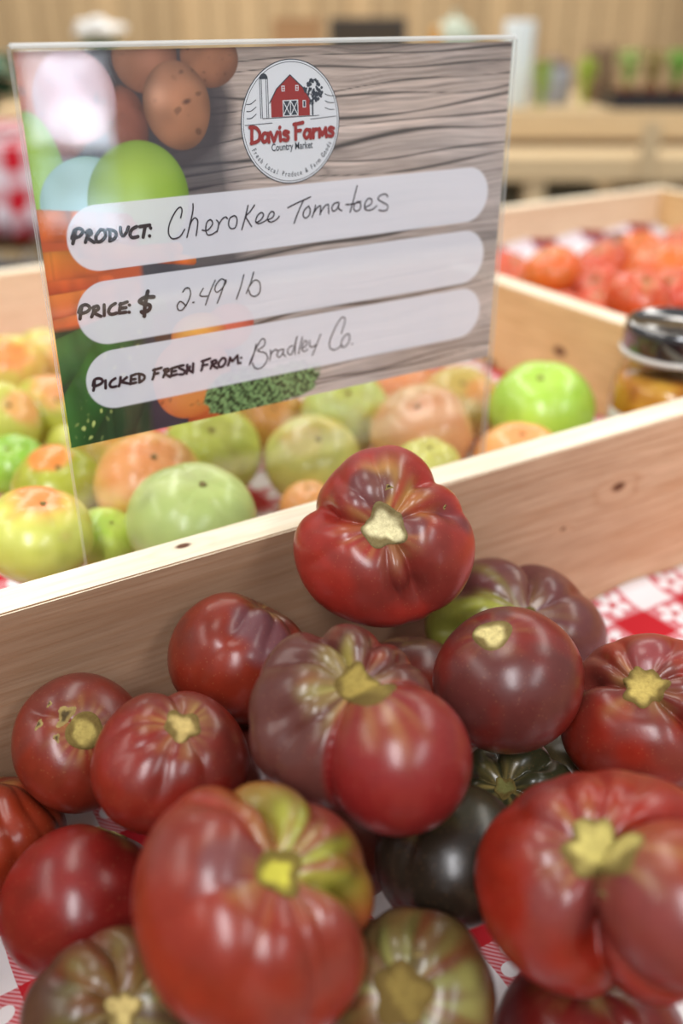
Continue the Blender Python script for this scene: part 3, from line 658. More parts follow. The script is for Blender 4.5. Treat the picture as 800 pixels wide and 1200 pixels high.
MARK=[[(16.7, 107.2), (15.6, 103.8), (14.5, 101.3)], [(14.4, 103.6), (16.0, 107.0), (18.6, 107.7), (19.9, 106.3), (18.4, 104.4), (15.9, 103.8)], [(22.3, 106.0), (21.7, 103.7), (20.5, 101.2)], [(21.3, 105.5), (23.3, 106.5), (23.9, 104.9), (21.7, 103.4), (24.7, 100.7)], [(28.5, 106.2), (26.0, 103.5), (26.0, 101.0), (28.2, 100.9), (30.5, 103.0), (30.3, 105.4), (28.5, 106.2)], [(32.8, 105.2), (32.5, 100.7)], [(31.9, 105.9), (34.9, 104.9), (35.8, 103.4), (34.8, 101.4), (32.2, 100.5)], [(38.2, 106.1), (38.2, 103.7), (39.1, 102.1), (40.8, 103.4), (42.2, 105.9)], [(46.3, 105.7), (43.8, 104.6), (42.6, 102.3), (43.7, 100.8), (46.5, 101.0)], [(47.8, 105.5), (53.0, 105.7)], [(50.7, 105.5), (49.8, 103.0), (49.0, 100.4)], [(53.2, 104.4), (53.3, 104.2)], [(52.3, 100.7), (52.4, 100.6)], [(14.9, 71.6), (13.8, 68.6), (13.1, 65.5)], [(12.9, 68.8), (14.5, 71.4), (17.1, 71.9), (18.6, 70.1), (17.0, 68.5), (13.8, 68.0)], [(20.7, 70.4), (20.1, 67.7), (18.9, 65.6)], [(20.0, 69.9), (22.4, 70.5), (22.7, 68.9), (20.4, 67.6), (23.5, 65.2)], [(25.8, 70.6), (25.2, 65.3)], [(31.5, 70.4), (29.0, 69.2), (27.6, 66.9), (28.8, 65.4), (31.6, 65.6)], [(34.1, 70.0), (33.4, 67.6), (32.8, 65.4)], [(33.6, 69.5), (37.6, 70.3)], [(33.4, 67.6), (36.7, 67.6)], [(32.8, 65.4), (36.4, 65.3)], [(38.4, 68.6), (38.6, 68.5)], [(37.9, 65.1), (38.1, 65.0)]]
DOLLAR=[[(48.7, 74.0), (47.7, 71.2), (46.4, 66.6), (45.6, 61.8)], [(51.5, 70.8), (46.7, 71.1), (43.9, 69.6), (46.4, 67.9), (49.0, 66.9), (48.4, 64.7), (45.3, 63.8), (44.3, 64.3)]]
PICK=[[(16.3, 33.8), (15.9, 30.7), (15.0, 28.3)], [(15.1, 30.9), (16.3, 33.8), (19.1, 34.0), (20.3, 32.4), (19.0, 31.0), (15.9, 30.4)], [(21.8, 32.4), (21.4, 28.2)], [(27.0, 32.5), (24.9, 31.5), (23.7, 29.8), (24.5, 28.3), (27.0, 28.2)], [(29.8, 32.6), (29.2, 29.8), (28.4, 28.0)], [(33.1, 31.9), (29.8, 30.0), (33.6, 28.4)], [(35.5, 32.4), (35.0, 29.8), (34.4, 27.9)], [(35.2, 32.1), (38.1, 32.7)], [(34.9, 30.2), (37.5, 30.1)], [(34.4, 28.1), (37.6, 28.2)], [(39.8, 32.4), (39.4, 27.8)], [(39.2, 32.6), (41.4, 31.8), (42.5, 30.4), (41.6, 28.9), (39.3, 27.9)], [(48.3, 33.4), (47.7, 30.6), (46.6, 28.2)], [(47.4, 33.0), (52.1, 33.5)], [(47.5, 30.9), (50.1, 30.9)], [(53.7, 32.4), (53.5, 30.1), (52.5, 28.2)], [(53.2, 31.9), (55.3, 32.4), (55.8, 31.1), (53.6, 30.2), (56.3, 27.6)], [(57.7, 32.2), (57.4, 29.9), (56.7, 28.0)], [(57.3, 32.0), (60.7, 32.5)], [(57.2, 30.3), (59.9, 30.3)], [(56.7, 28.0), (60.3, 28.4)], [(64.3, 32.5), (61.9, 32.6), (61.8, 31.5), (64.6, 29.5), (63.9, 27.8), (61.5, 28.0)], [(66.4, 32.4), (65.7, 27.6)], [(65.8, 28.6), (67.8, 30.9)], [(67.8, 31.2), (67.1, 29.3), (69.2, 27.7)], [(69.8, 32.6), (69.2, 27.7)], [(75.6, 33.0), (75.1, 30.2), (74.1, 27.8)], [(74.7, 32.8), (79.7, 33.5)], [(74.8, 30.5), (77.9, 30.4)], [(80.8, 31.8), (80.3, 29.5), (79.5, 27.9)], [(80.2, 31.6), (82.7, 32.1), (83.0, 30.5), (80.7, 29.7), (83.4, 27.4)], [(86.8, 32.5), (84.5, 30.2), (84.6, 28.1), (86.5, 27.8), (88.5, 29.8), (88.3, 31.9), (86.8, 32.5)], [(91.2, 32.0), (90.8, 30.0), (89.8, 27.8)], [(91.2, 32.0), (92.6, 29.6), (95.8, 32.4)], [(95.8, 32.4), (95.9, 27.8)], [(97.8, 30.7), (98.0, 30.6)], [(97.2, 27.9), (97.4, 27.8)]]

# ---------------------------------------------------------------- sign holder with its printed card
# card coordinates in millimetres: s to the right, t up, origin at the card's lower left corner
SV = .4455; SU0, SZ0 = .113, CAM_Z-.198
CW, CH = 273.5, 182.0
sign = empty('sign_holder', (SU0+CW/2000, SV, CAM_Z-.345))
tag(sign, 'clear acrylic sign holder with printed price card standing behind the divider board', 'sign')
SL = sign.location
t = NT('clear_acrylic')
def sheet_fresnel(t):
    lw = t.n('ShaderNodeLayerWeight'); lw.inputs[0].default_value = .5
    return t.math('ADD', t.math('MULTIPLY', t.math('POWER', lw.outputs['Facing'], 5.0), .9), .036)
fr = sheet_fresnel(t)
gl = t.n('ShaderNodeBsdfGlossy'); gl.inputs['Roughness'].default_value = .03; gl.inputs[0].default_value = (1, 1, 1, 1)
tr = t.n('ShaderNodeBsdfTransparent'); tr.inputs[0].default_value = (.975, .98, .975, 1)
mx = t.n('ShaderNodeMixShader'); t.l(fr, mx.inputs[0]); t.l(tr.outputs[0], mx.inputs[1]); t.l(gl.outputs[0], mx.inputs[2]); t.l(mx.outputs[0], t.out.inputs[0])
ACRYL = t.m
t = NT('acrylic_edge')
EDGE = t.set((.80, .82, .80, 1), .12, .8, Alpha=.55)
def sheet(name, s0, s1, z0, z1, y0, y1):
    me = box_mesh(name, s1-s0, y1-y0, z1-z0)
    o = link(name, me, sign, [ACRYL, EDGE]); o.location = Vector(((s0+s1)/2, (y0+y1)/2, (z0+z1)/2)) - SL
    for p in me.polygons: p.material_index = 0 if abs(p.normal.y) > .5 else 1
    return o
sx0, sx1 = SU0-.0016, SU0+CW/1000+.0016
ztop = SZ0+CH/1000+.0012; zb = CAM_Z-.3435
sheet('front_sheet', sx0, sx1, zb, ztop, SV-.0026, SV-.0008)
sheet('back_sheet', sx0, sx1, zb, ztop, SV+.0008, SV+.0026)
fold = link('top_fold', box_mesh('top_fold', sx1-sx0, .0052, .0022, bev=.0009), sign, EDGE); fold.location = Vector(((sx0+sx1)/2, SV, ztop+.0011)) - SL
foot = link('foot', box_mesh('foot', sx1-sx0, .020, .002), sign, [ACRYL]); foot.location = Vector(((sx0+sx1)/2, SV-.0126, zb+.001)) - SL

NX, NY = 540, 364
S, Tt = np.meshgrid(np.linspace(0, CW, NX), np.linspace(0, CH, NY))
img = np.zeros((NY, NX, 3))
def c3(c): return np.array(lin(c))
def vn(x, y, seed, n=18):
    rng = np.random.default_rng(seed); o = np.zeros_like(x)
    for k in range(n):
        a = rng.uniform(0, 2*math.pi); f = rng.uniform(.5, 2.2); o += np.sin(f*(x*math.cos(a)+y*math.sin(a))+rng.uniform(0, 6.28))/f**.5
    return o/math.sqrt(n)*1.2
def put(mask, c):
    global img
    m = np.clip(mask, 0, 1)[..., None]; img = img*(1-m)+c*m
# weathered grey planks: fibres running along the card with dark checks
wv = Tt+2.2*vn(S/34, Tt/16, 1)+.9*vn(S/13, Tt/9, 2)
fib = vn(S/40, wv*1.5, 3)*.5+vn(S/16, wv*3.2, 4)*.4+vn(S/5, wv*5, 5)*.25
band = vn(S/90, wv/7, 6)
wood_c = c3((178, 167, 163))+0*S[..., None]
wood_c = wood_c*(1+.26*fib[..., None]+.16*band[..., None])
warm = np.clip(.5+.6*vn(S/30, Tt/12, 7), 0, 1)[..., None]
wood_c = wood_c*(1-warm*np.array([0., .07, .14]))*(1+.08*warm)
for yc, amp, sd, wd in [(150, 2.2, 11, .55), (136.5, 2.5, 12, .9), (163, 2.0, 13, .5), (121, 2.0, 14, .45), (171, 1.2, 24, .4), (84, 1.5, 15, .5), (48, 1.6, 16, .55), (16, 2.0, 17, .6), (8, 1.3, 18, .4), (60, 1.2, 19, .4), (128, 2.2, 20, .4), (143, 2, 21, .4), (157, 2, 22, .35), (25, 1, 23, .3), (176, 1, 25, .4), (5, 1, 26, .5)]:
    yy = yc+amp*vn(S/26, S*0, sd)+.025*(S-140)
    w_ = wd*(.35+.9*np.clip(vn(S/20, S*0+yc, sd+30)+.45, 0, 1.5))
    wood_c = wood_c*(1-.88*np.exp(-((Tt-yy)/(w_*1.15))**2)[..., None])
    wood_c = wood_c*(1+.18*np.exp(-((Tt-yy+1.6)/1.1)**2)[..., None])
kk = ((S-146)/8)**2+((Tt-122)/3.4)**2
wood_c = wood_c*(1-.35*np.exp(-np.abs(np.sqrt(kk)-1)*4)[..., None])
img[:] = np.clip(wood_c, .01, 1)
shade = np.exp(-np.maximum(0, S-86-.1*(182-Tt))/9.)   # the picture is dark behind its vegetables
put((S < 95)*.0+np.clip(shade*.9, 0, .8)*(Tt > 60), c3((52, 50, 60)))
put((S < 100)*(Tt < 66)*np.clip((100-S)/10, 0, 1), c3((44, 40, 48)))
put(np.clip((70-S)/8, 0, 1)*.8, c3((60, 60, 72)))
def ball(cx, cy, rx, ry, ca, cb, cc, seed, rot=0., tex=.12, hl=None, spots=0):
    """a printed photograph of a roundish vegetable"""
    c_, s_ = math.cos(rot), math.sin(rot); X = ((S-cx)*c_+(Tt-cy)*s_)/rx; Y = (-(S-cx)*s_+(Tt-cy)*c_)/ry
    r = np.sqrt(X*X+Y*Y)*(1+.03*vn(X*2, Y*2, seed+9)); m = np.clip((1-r)*rx*1.4, 0, 1)
    q = np.clip(.5+.5*(Y-.35*X), 0, 1)[..., None]; e = np.clip(r, 0, 1)[..., None]**3
    c = c3(ca)*q+c3(cb)*(1-q); c = c*(1-.75*e)+c3(cc)*.75*e; c = c*(1+tex*vn(X*5, Y*5, seed)[..., None])
    if spots:
        c = c*(1-.55*np.clip(vn(X*14, Y*14, seed+4)-1.15, 0, .8)[..., None])
    if hl: c = c+c3(hl[2])*np.exp(-(((X-hl[0])**2+(Y-hl[1])**2)/hl[3]**2))[..., None]*.8
    put(m, np.clip(c, 0, 1)); return X, Y
DK = (40, 36, 42)
# shadow beds under the groups
put(np.clip((30-np.hypot((S-62)/1.4, Tt-156))/6, 0, .85), c3((58, 50, 56)))
ball(10, 160, 24, 26, (196, 120, 92), (150, 84, 66), (84, 52, 48), 31, spots=1)
ball(46, 151, 11, 17, (156, 92, 74), (120, 70, 60), (60, 44, 46), 33, .15, spots=1)
ball(24, 163, 19, 20, (206, 170, 176), (190, 150, 150), (150, 100, 96), 32, hl=(-.1, .2, (150, 150, 170), .9), spots=1)
ball(90, 178, 15.5, 13, (176, 122, 92), (146, 92, 64), (84, 56, 46), 34, spots=1)
ball(58, 179, 15.5, 15.5, (176, 122, 96), (150, 96, 74), (74, 48, 42), 35, .2, spots=1, tex=.16, hl=(0, .2, (90, 66, 56), .5))
X, Y = ball(72, 158, 17.2, 19.8, (188, 132, 102), (170, 112, 76), (92, 64, 50), 36, .25, spots=1, tex=.15, hl=(-.45, .35, (150, 120, 104), .28))
put(np.clip(1.4-np.hypot((X-.3)/.13, (Y-.02)/.06), 0, 1)*.8, c3((70, 40, 34)))
put(np.clip(1.3-np.hypot((X-.05-.2*Y)/.06, (Y-.55)/.1), 0, 1)*.0, c3(DK))
ball(4, 128, 13, 32, (170, 204, 84), (140, 186, 54), (90, 130, 40), 37, .1, tex=.05)
ball(24, 118, 22, 22, (176, 206, 196), (150, 190, 196), (120, 160, 150), 38, tex=.05)
X, Y = ball(49, 118, 26, 27.5, (184, 214, 92), (140, 184, 44), (78, 116, 30), 39, tex=.05, hl=(-.1, -.1, (120, 140, 120), .35))
put(np.clip(1.3-np.hypot((X+.1)/.5, (Y+.52)/.07), 0, 1)*.6, c3((112, 84, 56)))
def carrot(x0, y0, x1, y1, w0, w1, sd, a=(236, 130, 44), b=(206, 86, 28)):
    L = math.hypot(x1-x0, y1-y0); dx, dy = (x1-x0)/L, (y1-y0)/L
    q = ((S-x0)*dx+(Tt-y0)*dy)/L; h = (-(S-x0)*dy+(Tt-y0)*dx); w = w0+(w1-w0)*np.clip(q, 0, 1)
    end = np.sqrt(np.clip(1-np.clip((q-1)/(w1/L*.8), 0, 1)**2, 0, 1)); hh = h/(w*np.maximum(end, .01))
    m = np.clip((1-np.abs(hh))*w*1.2, 0, 1)*(q > -.3)*(q < 1+w1/L*.8)
    c = c3(a)*(.5+.5*hh[..., None])+c3(b)*(.5-.5*hh[..., None]); c = c*(1+.16*vn(S/2.2, Tt/9, sd)[..., None])*(1-.35*np.abs(hh[..., None])**4)
    c = c*(1-.3*np.clip(vn(S/1.2, S*0+sd, sd+2)-.9, 0, 1)[..., None])
    put(m, np.clip(c, 0, 1))
put(np.clip((48-S)/3, 0, 1)*(Tt < 108)*(Tt > 60), c3((196, 84, 34)))
carrot(-5, 111, 40, 106, 8, 7, 41); carrot(-5, 60, 30, 66, 6.5, 5, 44, (232, 124, 66), (200, 84, 50)); carrot(-5, 73, 40, 76, 7, 6, 43, (240, 140, 60), (200, 80, 40))
carrot(-5, 91, 66, 92.5, 8.5, 4.0, 42, (240, 142, 40)); carrot(-5, 82, 30, 82, 4, 3, 45, (226, 104, 40), (200, 76, 34))
carrot(30, 96, 74, 86, 5, 2.6, 46, (238, 146, 60))
put(np.clip(1-(Tt-60)/3, 0, 1)*np.clip((46-S)/4, 0, 1), c3((46, 66, 44)))
carrot(-4, 44, 52, 64, 12, 8, 47, (86, 132, 70), (40, 86, 44)); carrot(-8, -6, 30, 52, 15, 10, 48, (70, 124, 54), (34, 82, 36)); carrot(14, -14, 46, 40, 11, 8, 49, (48, 82, 46), (24, 48, 30))
mm = np.clip(np.abs(vn(S/1.2, Tt/1.6, 50))-1.2, 0, 1)*(S < 44)*(Tt < 60)*np.clip(1-np.abs((S-12)-(Tt-10)*.55)/14, 0, 1)
put(mm*1.6, c3((190, 206, 120)))
ball(92, 49, 15, 13, (224, 110, 92), (214, 96, 60), (170, 50, 44), 51, tex=.06); ball(74, 46, 16, 13, (240, 190, 84), (226, 120, 66), (190, 60, 50), 52, tex=.08, hl=(0, .5, (100, 80, 20), .5))
put(np.clip((60-S)/3, 0, 1)*(S > 50)*(Tt < 62)*(Tt > 46), c3((80, 52, 40)))
ball(86, 2, 22, 12, (206, 110, 50), (180, 70, 36), (130, 40, 30), 53, tex=.06)
ball(68, 26, 23, 23, (226, 138, 96), (224, 150, 70), (196, 86, 44), 54, tex=.07, spots=1)
for kx, ky, kr, kry in [(97, 10, 24, 15), (127, 12, 21, 12), (114, 8, 18, 11)]:
    rr_ = np.hypot((S-kx)/kr, (Tt-ky)/kry)+.10*vn(S/2, Tt/2, 60+kx)
    curl = vn(S*1.25, Tt*1.25, 61+kx)+.6*vn(S*2.2, Tt*2.2, 62+kx)
    g = np.clip(.5+.5*curl, 0, 1)[..., None]
    put(np.clip((1-rr_)*8, 0, 1), c3((38, 66, 34))*(1-g)+c3((132, 170, 110))*g)
# the three writing pills, a translucent white laid over the picture
def rrect(s0, s1, t0, t1):
    r = (t1-t0)/2; cx = np.clip(S, s0+r, s1-r); return np.clip((r-np.hypot(S-cx, Tt-(t0+t1)/2))*1.8+.5, 0, 1)
for (t0, t1) in [(87.0, 117.6), (50.6, 82.0), (16.6, 47.4)]:
    m = rrect(12, 263.5, t0, t1)
    img = img*(1-.0*m[..., None]); put(m*.83, c3((238, 240, 250)))
me = bpy.data.meshes.new('printed_card')
V = np.stack([S/1000-CW/2000, np.zeros_like(S), Tt/1000-CH/2000], -1).reshape(-1, 3)
ii = (np.arange(NY-1)[:, None]*NX+np.arange(NX-1)[None]); Fq = np.stack([ii, ii+1, ii+NX+1, ii+NX], -1).reshape(-1, 4)
me.vertices.add(len(V)); me.vertices.foreach_set('co', V.ravel())
me.loops.add(Fq.size); me.loops.foreach_set('vertex_index', Fq.ravel().astype(np.int32))
me.polygons.add(len(Fq)); me.polygons.foreach_set('loop_start', (np.arange(len(Fq))*4).astype(np.int32))
me.update(calc_edges=True)
ca = me.color_attributes.new('Col', 'FLOAT_COLOR', 'POINT'); cc = np.ones((len(V), 4), np.float32); cc[:, :3] = np.clip(img, 0, 1).reshape(-1, 3); ca.data.foreach_set('color', cc.ravel())
t = NT('printed_paper'); at = t.n('ShaderNodeAttribute', attribute_name='Col')
nn = t.noise(t.coords(scale=(1, 1, 5)), 900, 3)
PRINT = t.set(t.mix(t.math('MULTIPLY', t.math('SUBTRACT', nn, .45, clamp=True), .22), at.outputs['Color'], (.25, .22, .2, 1)), .45, .4)
card = link('printed_card', me, sign, PRINT); card.location = Vector((SU0+CW/2000, SV, SZ0+CH/2000)) - SL

INK = plain('black_pen_ink', (52, 46, 56), .6, .3); MARKER = plain('printed_black_lettering', (50, 40, 46), .6, .3)
LOGO_W = plain('logo_white', (226, 230, 236), .6, .3, var=.02); LOGO_R = plain('logo_barn_red', (158, 44, 42), .6, .3); LOGO_K = plain('logo_dark_blue_grey', (52, 60, 72), .6, .3)
class Flat:
    """flat print shapes in card millimetres, each material its own slot, laid on the front of the card"""
    def __init__(s): s.v, s.f, s.mi, s.k = [], [], [], 0
    def up(s, lift): s.k += 1; return lift+.00035*(s.k % 60)
    def poly(s, pts, m=0, lift=.06):
        b = len(s.v); s.v += [(x, lift*4, y) for x, y in pts]; s.f.append(tuple(range(b, b+len(pts)))); s.mi.append(m)
    def disc(s, x, y, rx, ry=None, m=0, lift=.06, n=10):
        ry = ry or rx; s.poly([(x+rx*math.cos(2*math.pi*k/n), y+ry*math.sin(2*math.pi*k/n)) for k in range(n)], m, lift)
    def stroke(s, pts, w, m=0, lift=.06, smooth=True, taper=0):
        if smooth and len(pts) > 2:
            P = [pts[0]]+list(pts)+[pts[-1]]; out = []
            for i in range(1, len(P)-2):
                for k in range(6):
                    q = k/6; a, b, c, d = P[i-1], P[i], P[i+1], P[i+2]
                    out.append(tuple(.5*((2*b[j])+(-a[j]+c[j])*q+(2*a[j]-5*b[j]+4*c[j]-d[j])*q*q+(-a[j]+3*b[j]-3*c[j]+d[j])*q**3) for j in (0, 1)))
            pts = out+[pts[-1]]
        n = len(pts)
        for i in range(n-1):
            (x0, y0), (x1, y1) = pts[i], pts[i+1]; L = math.hypot(x1-x0, y1-y0)
            if L < 1e-6: continue
            nx, ny = -(y1-y0)/L*w/2, (x1-x0)/L*w/2
            s.poly([(x0+nx, y0+ny), (x0-nx, y0-ny), (x1-nx, y1-ny), (x1+nx, y1+ny)], m, s.up(lift))
        for i, (x, y) in enumerate(pts): s.disc(x, y, w/2, None, m, s.up(lift), 8)
    def text(s, body, x, y, size, m=0, sx=1.0, bold=0., lift=.06, align='CENTER', rot=0.):
        cu = bpy.data.curves.new('txt', 'FONT'); cu.body = body; cu.size = size; cu.align_x = align; cu.offset = bold; cu.resolution_u = 3
        o = bpy.data.objects.new('txt', cu); col.objects.link(o); dg = bpy.context.evaluated_depsgraph_get()
        tm = bpy.data.meshes.new_from_object(o.evaluated_get(dg)); b = len(s.v); c_, s_ = math.cos(rot), math.sin(rot)
        for v in tm.vertices: X = v.co.x*sx; Y = v.co.y; s.v.append((x+X*c_-Y*s_, lift*4, y+X*s_+Y*c_))
        for p in tm.polygons: s.f.append(tuple(b+i for i in p.vertices)); s.mi.append(m)
        bpy.data.objects.remove(o); bpy.data.curves.remove(cu); bpy.data.meshes.remove(tm)
    def build(s, name, mats, parent):
        me = bpy.data.meshes.new(name)
        me.from_pydata([(x/1000-CW/2000, -l/1000, y/1000-CH/2000) for x, l, y in s.v], [], s.f)
        for m in mats: me.materials.append(m)
        for p, i in zip(me.polygons, s.mi): p.material_index = i
        o = bpy.data.objects.new(name, me); col.objects.link(o); o.parent = parent; return o
hw = Flat()
for st_ in HAND: hw.stroke(st_, .68)
tag(hw.build('handwriting', [INK], card), 'thin handwriting in dark pen')
lt = Flat()
for st_ in MARK: lt.stroke(st_, 1.7, smooth=len(st_) > 3)
for st_ in PICK: lt.stroke(st_, 1.5, smooth=len(st_) > 3)
for st_ in DOLLAR: lt.stroke(st_, 2.1)
tag(lt.build('lettering', [MARKER], card), 'bold black brush capitals')
lg = Flat(); LX, LY, LR = 132.5, 147.5, 28.2
lg.disc(LX, LY, LR, LR*1.03, 2, .05, 64); lg.disc(LX, LY, LR-.45, LR*1.03-.45, 0, .06, 64)
ring = [(LX+(LR-1.3)*math.cos(a*math.pi/32), LY+(LR*1.03-1.3)*math.sin(a*math.pi/32)) for a in range(65)]
lg.stroke(ring, .28, 2, .07, smooth=False)
bx, by = LX-.1, LY+3.0     # barn base centre
W_, H_ = 11.2, 0
barn = [(bx-W_, by), (bx-W_, by+7.2), (bx-8.0, by+12.6), (bx-.3, by+18.6), (bx+7.2, by+12.6), (bx+W_-.4, by+7.2), (bx+W_-.4, by)]
lg.poly(barn, 1, .08)
lg.stroke([(bx-W_-.8, by+6.6), (bx-8.0, by+12.8), (bx-.3, by+18.9), (bx+7.2, by+12.8), (bx+W_+.4, by+6.6)], .5, 2, .10, smooth=False)
lg.poly([(bx-4.6, by+.4), (bx+3.8, by+.4), (bx+3.8, by+7.4), (bx-4.6, by+7.4)], 2, .10)
for a, b in [((-4.6, .4), (-4.6, 7.4)), ((3.8, .4), (3.8, 7.4)), ((-4.6, 7.4), (3.8, 7.4)), ((-4.6, .4), (3.8, .4)), ((-.4, .4), (-.4, 7.4)), ((-4.6, .4), (-.4, 7.4)), ((-4.6, 7.4), (-.4, .4)), ((3.8, .4), (-.4, 7.4)), ((3.8, 7.4), (-.4, .4))]:
    lg.stroke([(bx+a[0], by+a[1]), (bx+b[0], by+b[1])], .42, 0, .12, smooth=False)
for wx, wy, ww, wh in [(-5.2, 11.6, 1.8, 2.6), (2.6, 11.6, 1.8, 2.6), (6.6, 3.8, 1.9, 3.4)]:
    lg.poly([(bx+wx, by+wy), (bx+wx+ww, by+wy), (bx+wx+ww, by+wy+wh), (bx+wx, by+wy+wh)], 0, .11)
    lg.poly([(bx+wx+.4, by+wy+.4), (bx+wx+ww-.4, by+wy+.4), (bx+wx+ww-.4, by+wy+wh-.4), (bx+wx+.4, by+wy+wh-.4)], 1 if wh < 3 else 2, .12)
    if wh < 3: lg.stroke([(bx+wx, by+wy+wh/2), (bx+wx+ww, by+wy+wh/2)], .3, 0, .13, smooth=False)
sl = bx-14.9
lg.poly([(sl-2.2, by), (sl+2.2, by), (sl+2.2, by+17.6), (sl-2.2, by+17.6)], 0, .08)
for dx in (-2.2, -1.3, 1.2, 2.2): lg.stroke([(sl+dx, by), (sl+dx, by+17.6)], .36, 2, .09, smooth=False)
lg.poly([(sl+2.4*math.cos(a*math.pi/8), by+17.4+2.6*math.sin(a*math.pi/8)) for a in range(9)], 2, .1)
rt = random.Random(5)
for k in range(80):
    a, r = rt.uniform(0, 6.28), rt.uniform(0, 1)**.6
    lg.disc(bx+12.8+5.3*r*math.cos(a), by+10.8+5.8*r*math.sin(a), rt.uniform(.45, .95), None, 2, lg.up(.075), 7)
lg.stroke([(bx+12.4, by+.3), (bx+12.4, by+4), (bx+12.8, by+9)], .9, 2, .08)
lg.stroke([(bx-16, by-.3), (bx+16, by-.3)], .3, 2, .08, smooth=False)
for sx_, k in [(-1, 0), (-1, 1), (-1, 2), (1, 0), (1, 1), (1, 2)]:
    x0 = LX+(-24.8 if sx_ < 0 else 19.6); yy = LY+(3.2 if sx_ < 0 else 5.2)+k*3.2
    lg.stroke([(x0, yy+(0 if sx_ < 0 else 1.0)), (x0+2.4, yy+.1), (x0+5.2, yy+(1.8 if sx_ < 0 else -.1))], .35, 2, .09)
lg.stroke([(LX-26, LY+.1), (LX-11, LY+.5)], .3, 2, .09, smooth=False); lg.stroke([(LX+11, LY+1.2), (LX+26, LY+1.9)], .3, 2, .09, smooth=False)
def bold_word(strokes_, x, y, sc, w, m):
    for s_ in strokes_: lg.stroke([(x+a*sc, y+b*sc) for a, b in s_], w, m, .15, smooth=len(s_) > 3)
GL = {'D': [[(.1, 0), (.15, 1)], [(0, 1), (.45, .95), (.72, .6), (.6, .15), (.05, 0)]],
      'a': [[(.5, .5), (.2, .56), (.04, .25), (.2, .02), (.45, .2), (.5, .5)], [(.5, .55), (.56, 0)]],
      'v': [[(0, .58), (.25, 0)], [(.25, 0), (.52, .58)]], 'i': [[(.12, .55), (.14, 0)], [(.1, .82), (.13, .86)]],
      's': [[(.46, .5), (.2, .58), (.08, .42), (.42, .22), (.32, 0), (.02, .06)]], 'F': [[(.12, 0), (.14, 1)], [(0, .96), (.72, 1.04)], [(.12, .52), (.52, .56)]],
      'r': [[(.08, .56), (.1, 0)], [(.1, .3), (.25, .55), (.45, .52)]], 'm': [[(.06, .56), (.06, 0)], [(.06, .56), (.3, .12)], [(.3, .12), (.56, .58)], [(.56, .58), (.62, 0)]]}
x = LX-23.6; 
for ch, adv in [('D', .92), ('a', .76), ('v', .66), ('i', .36), ('s', .62), (' ', .34), ('F', .82), ('a', .74), ('r', .58), ('m', .82), ('s', .5)]:
    if ch != ' ': bold_word(GL[ch], x, LY-7.9+(x-LX)*.015, 7.4, 1.75, 1)
    x += adv*6.75
lg.text('Country Market', LX, LY-12.6, 4.9, 2, .74, .05, .11)
word = 'Fresh Local Produce & Farm Goods'
for k, ch in enumerate(word):
    if ch == ' ': continue
    a = math.radians(-152+k*126/(len(word)-1)); R_ = 25.6
    lg.text(ch, LX+R_*math.cos(a), LY+R_*math.sin(a), 3.5, 2, .72, .03, .1, rot=a+math.pi/2)
lg.build('market_logo', [LOGO_W, LOGO_R, LOGO_K], card)

# ---------------------------------------------------------------- jar in the corner by the cross divider
jr = empty('preserve_jar', (.597, .4655, CAM_Z-.3440))
tag(jr, 'glass jar of amber preserves with a shiny black lid in the bin corner at right', 'jar')
t = NT('jar_glass')
fr = sheet_fresnel(t)
gl = t.n('ShaderNodeBsdfGlossy'); gl.inputs['Roughness'].default_value = .03
tr = t.n('ShaderNodeBsdfTransparent'); tr.inputs[0].default_value = (.95, .96, .94, 1)
mx = t.n('ShaderNodeMixShader'); t.l(fr, mx.inputs[0]); t.l(tr.outputs[0], mx.inputs[1]); t.l(gl.outputs[0], mx.inputs[2]); t.l(mx.outputs[0], t.out.inputs[0])
JG = t.m
JH = .1315     # lid top above the bed
body = [(.0, 0), (.040, 0), (.0455, .004), (.0462, .012), (.0462, .070), (.0450, .082), (.0405, .094), (.0385, .100), (.0392, .104), (.0400, .108)]
lathe('glass_body', body, 56, JG, jr)
t = NT('amber_syrup'); v = t.coords(); vo = t.n('ShaderNodeTexVoronoi'); t.l(v, vo.inputs['Vector']); vo.inputs['Scale'].default_value = 60
n1 = t.noise(v, 45, 3)
SYR = t.set(t.ramp(t.math('ADD', t.math('MULTIPLY', n1, .7), t.math('MULTIPLY', vo.outputs['Distance'], .4)), [(.3, rgba((110, 62, 14))), (.5, rgba((178, 108, 26))), (.75, rgba((216, 160, 60)))]), .2, .5)
lathe('preserves', [(.0, .002), (.037, .002), (.0438, .006), (.0444, .012), (.0444, .068), (.0432, .079), (.0385, .090), (0, .090)], 48, SYR, jr,
      wob=lambda a, z: .012*math.sin(a*6+z*160)*math.cos(z*240+a*2))
ring_m = plain('jar_ring_pale', (196, 190, 182), .25, .6, var=.05)
lathe('glass_lip', [(.0395, .105), (.0436, .1058), (.0444, .108), (.0436, .1100), (.040, .1102)], 56, ring_m, jr)
BLK = plain('black_lacquer', (26, 24, 24), .14, .9, var=.05)
BLK.node_tree.nodes['Principled BSDF'].inputs['Coat Weight'].default_value = .8
lid = lathe('lid', [(.040, .110), (.0422, .1103), (.0425, .112), (.0425, .1245), (.0418, .1285), (.0400, .1310), (.0370, .1315), (.0355, .1306), (.034, .1296), (.0, .1296)], 72, BLK, jr,
            wob=lambda a, z: (.006*math.sin(a*60) if .1125 < z < .1275 else 0))
LAB = plain('paper_label', (226, 222, 218), .7, .3, var=.04)
lv, lf = [], []
for k in range(25):
    a = math.radians(150+k*5.2)
    for z in (.018, .062): lv.append((.0466*math.cos(a), .0466*math.sin(a), z))
for k in range(24): lf.append((2*k, 2*k+2, 2*k+3, 2*k+1))
lm = bpy.data.meshes.new('paper_label'); lm.from_pydata(lv, [], lf); lm.update()
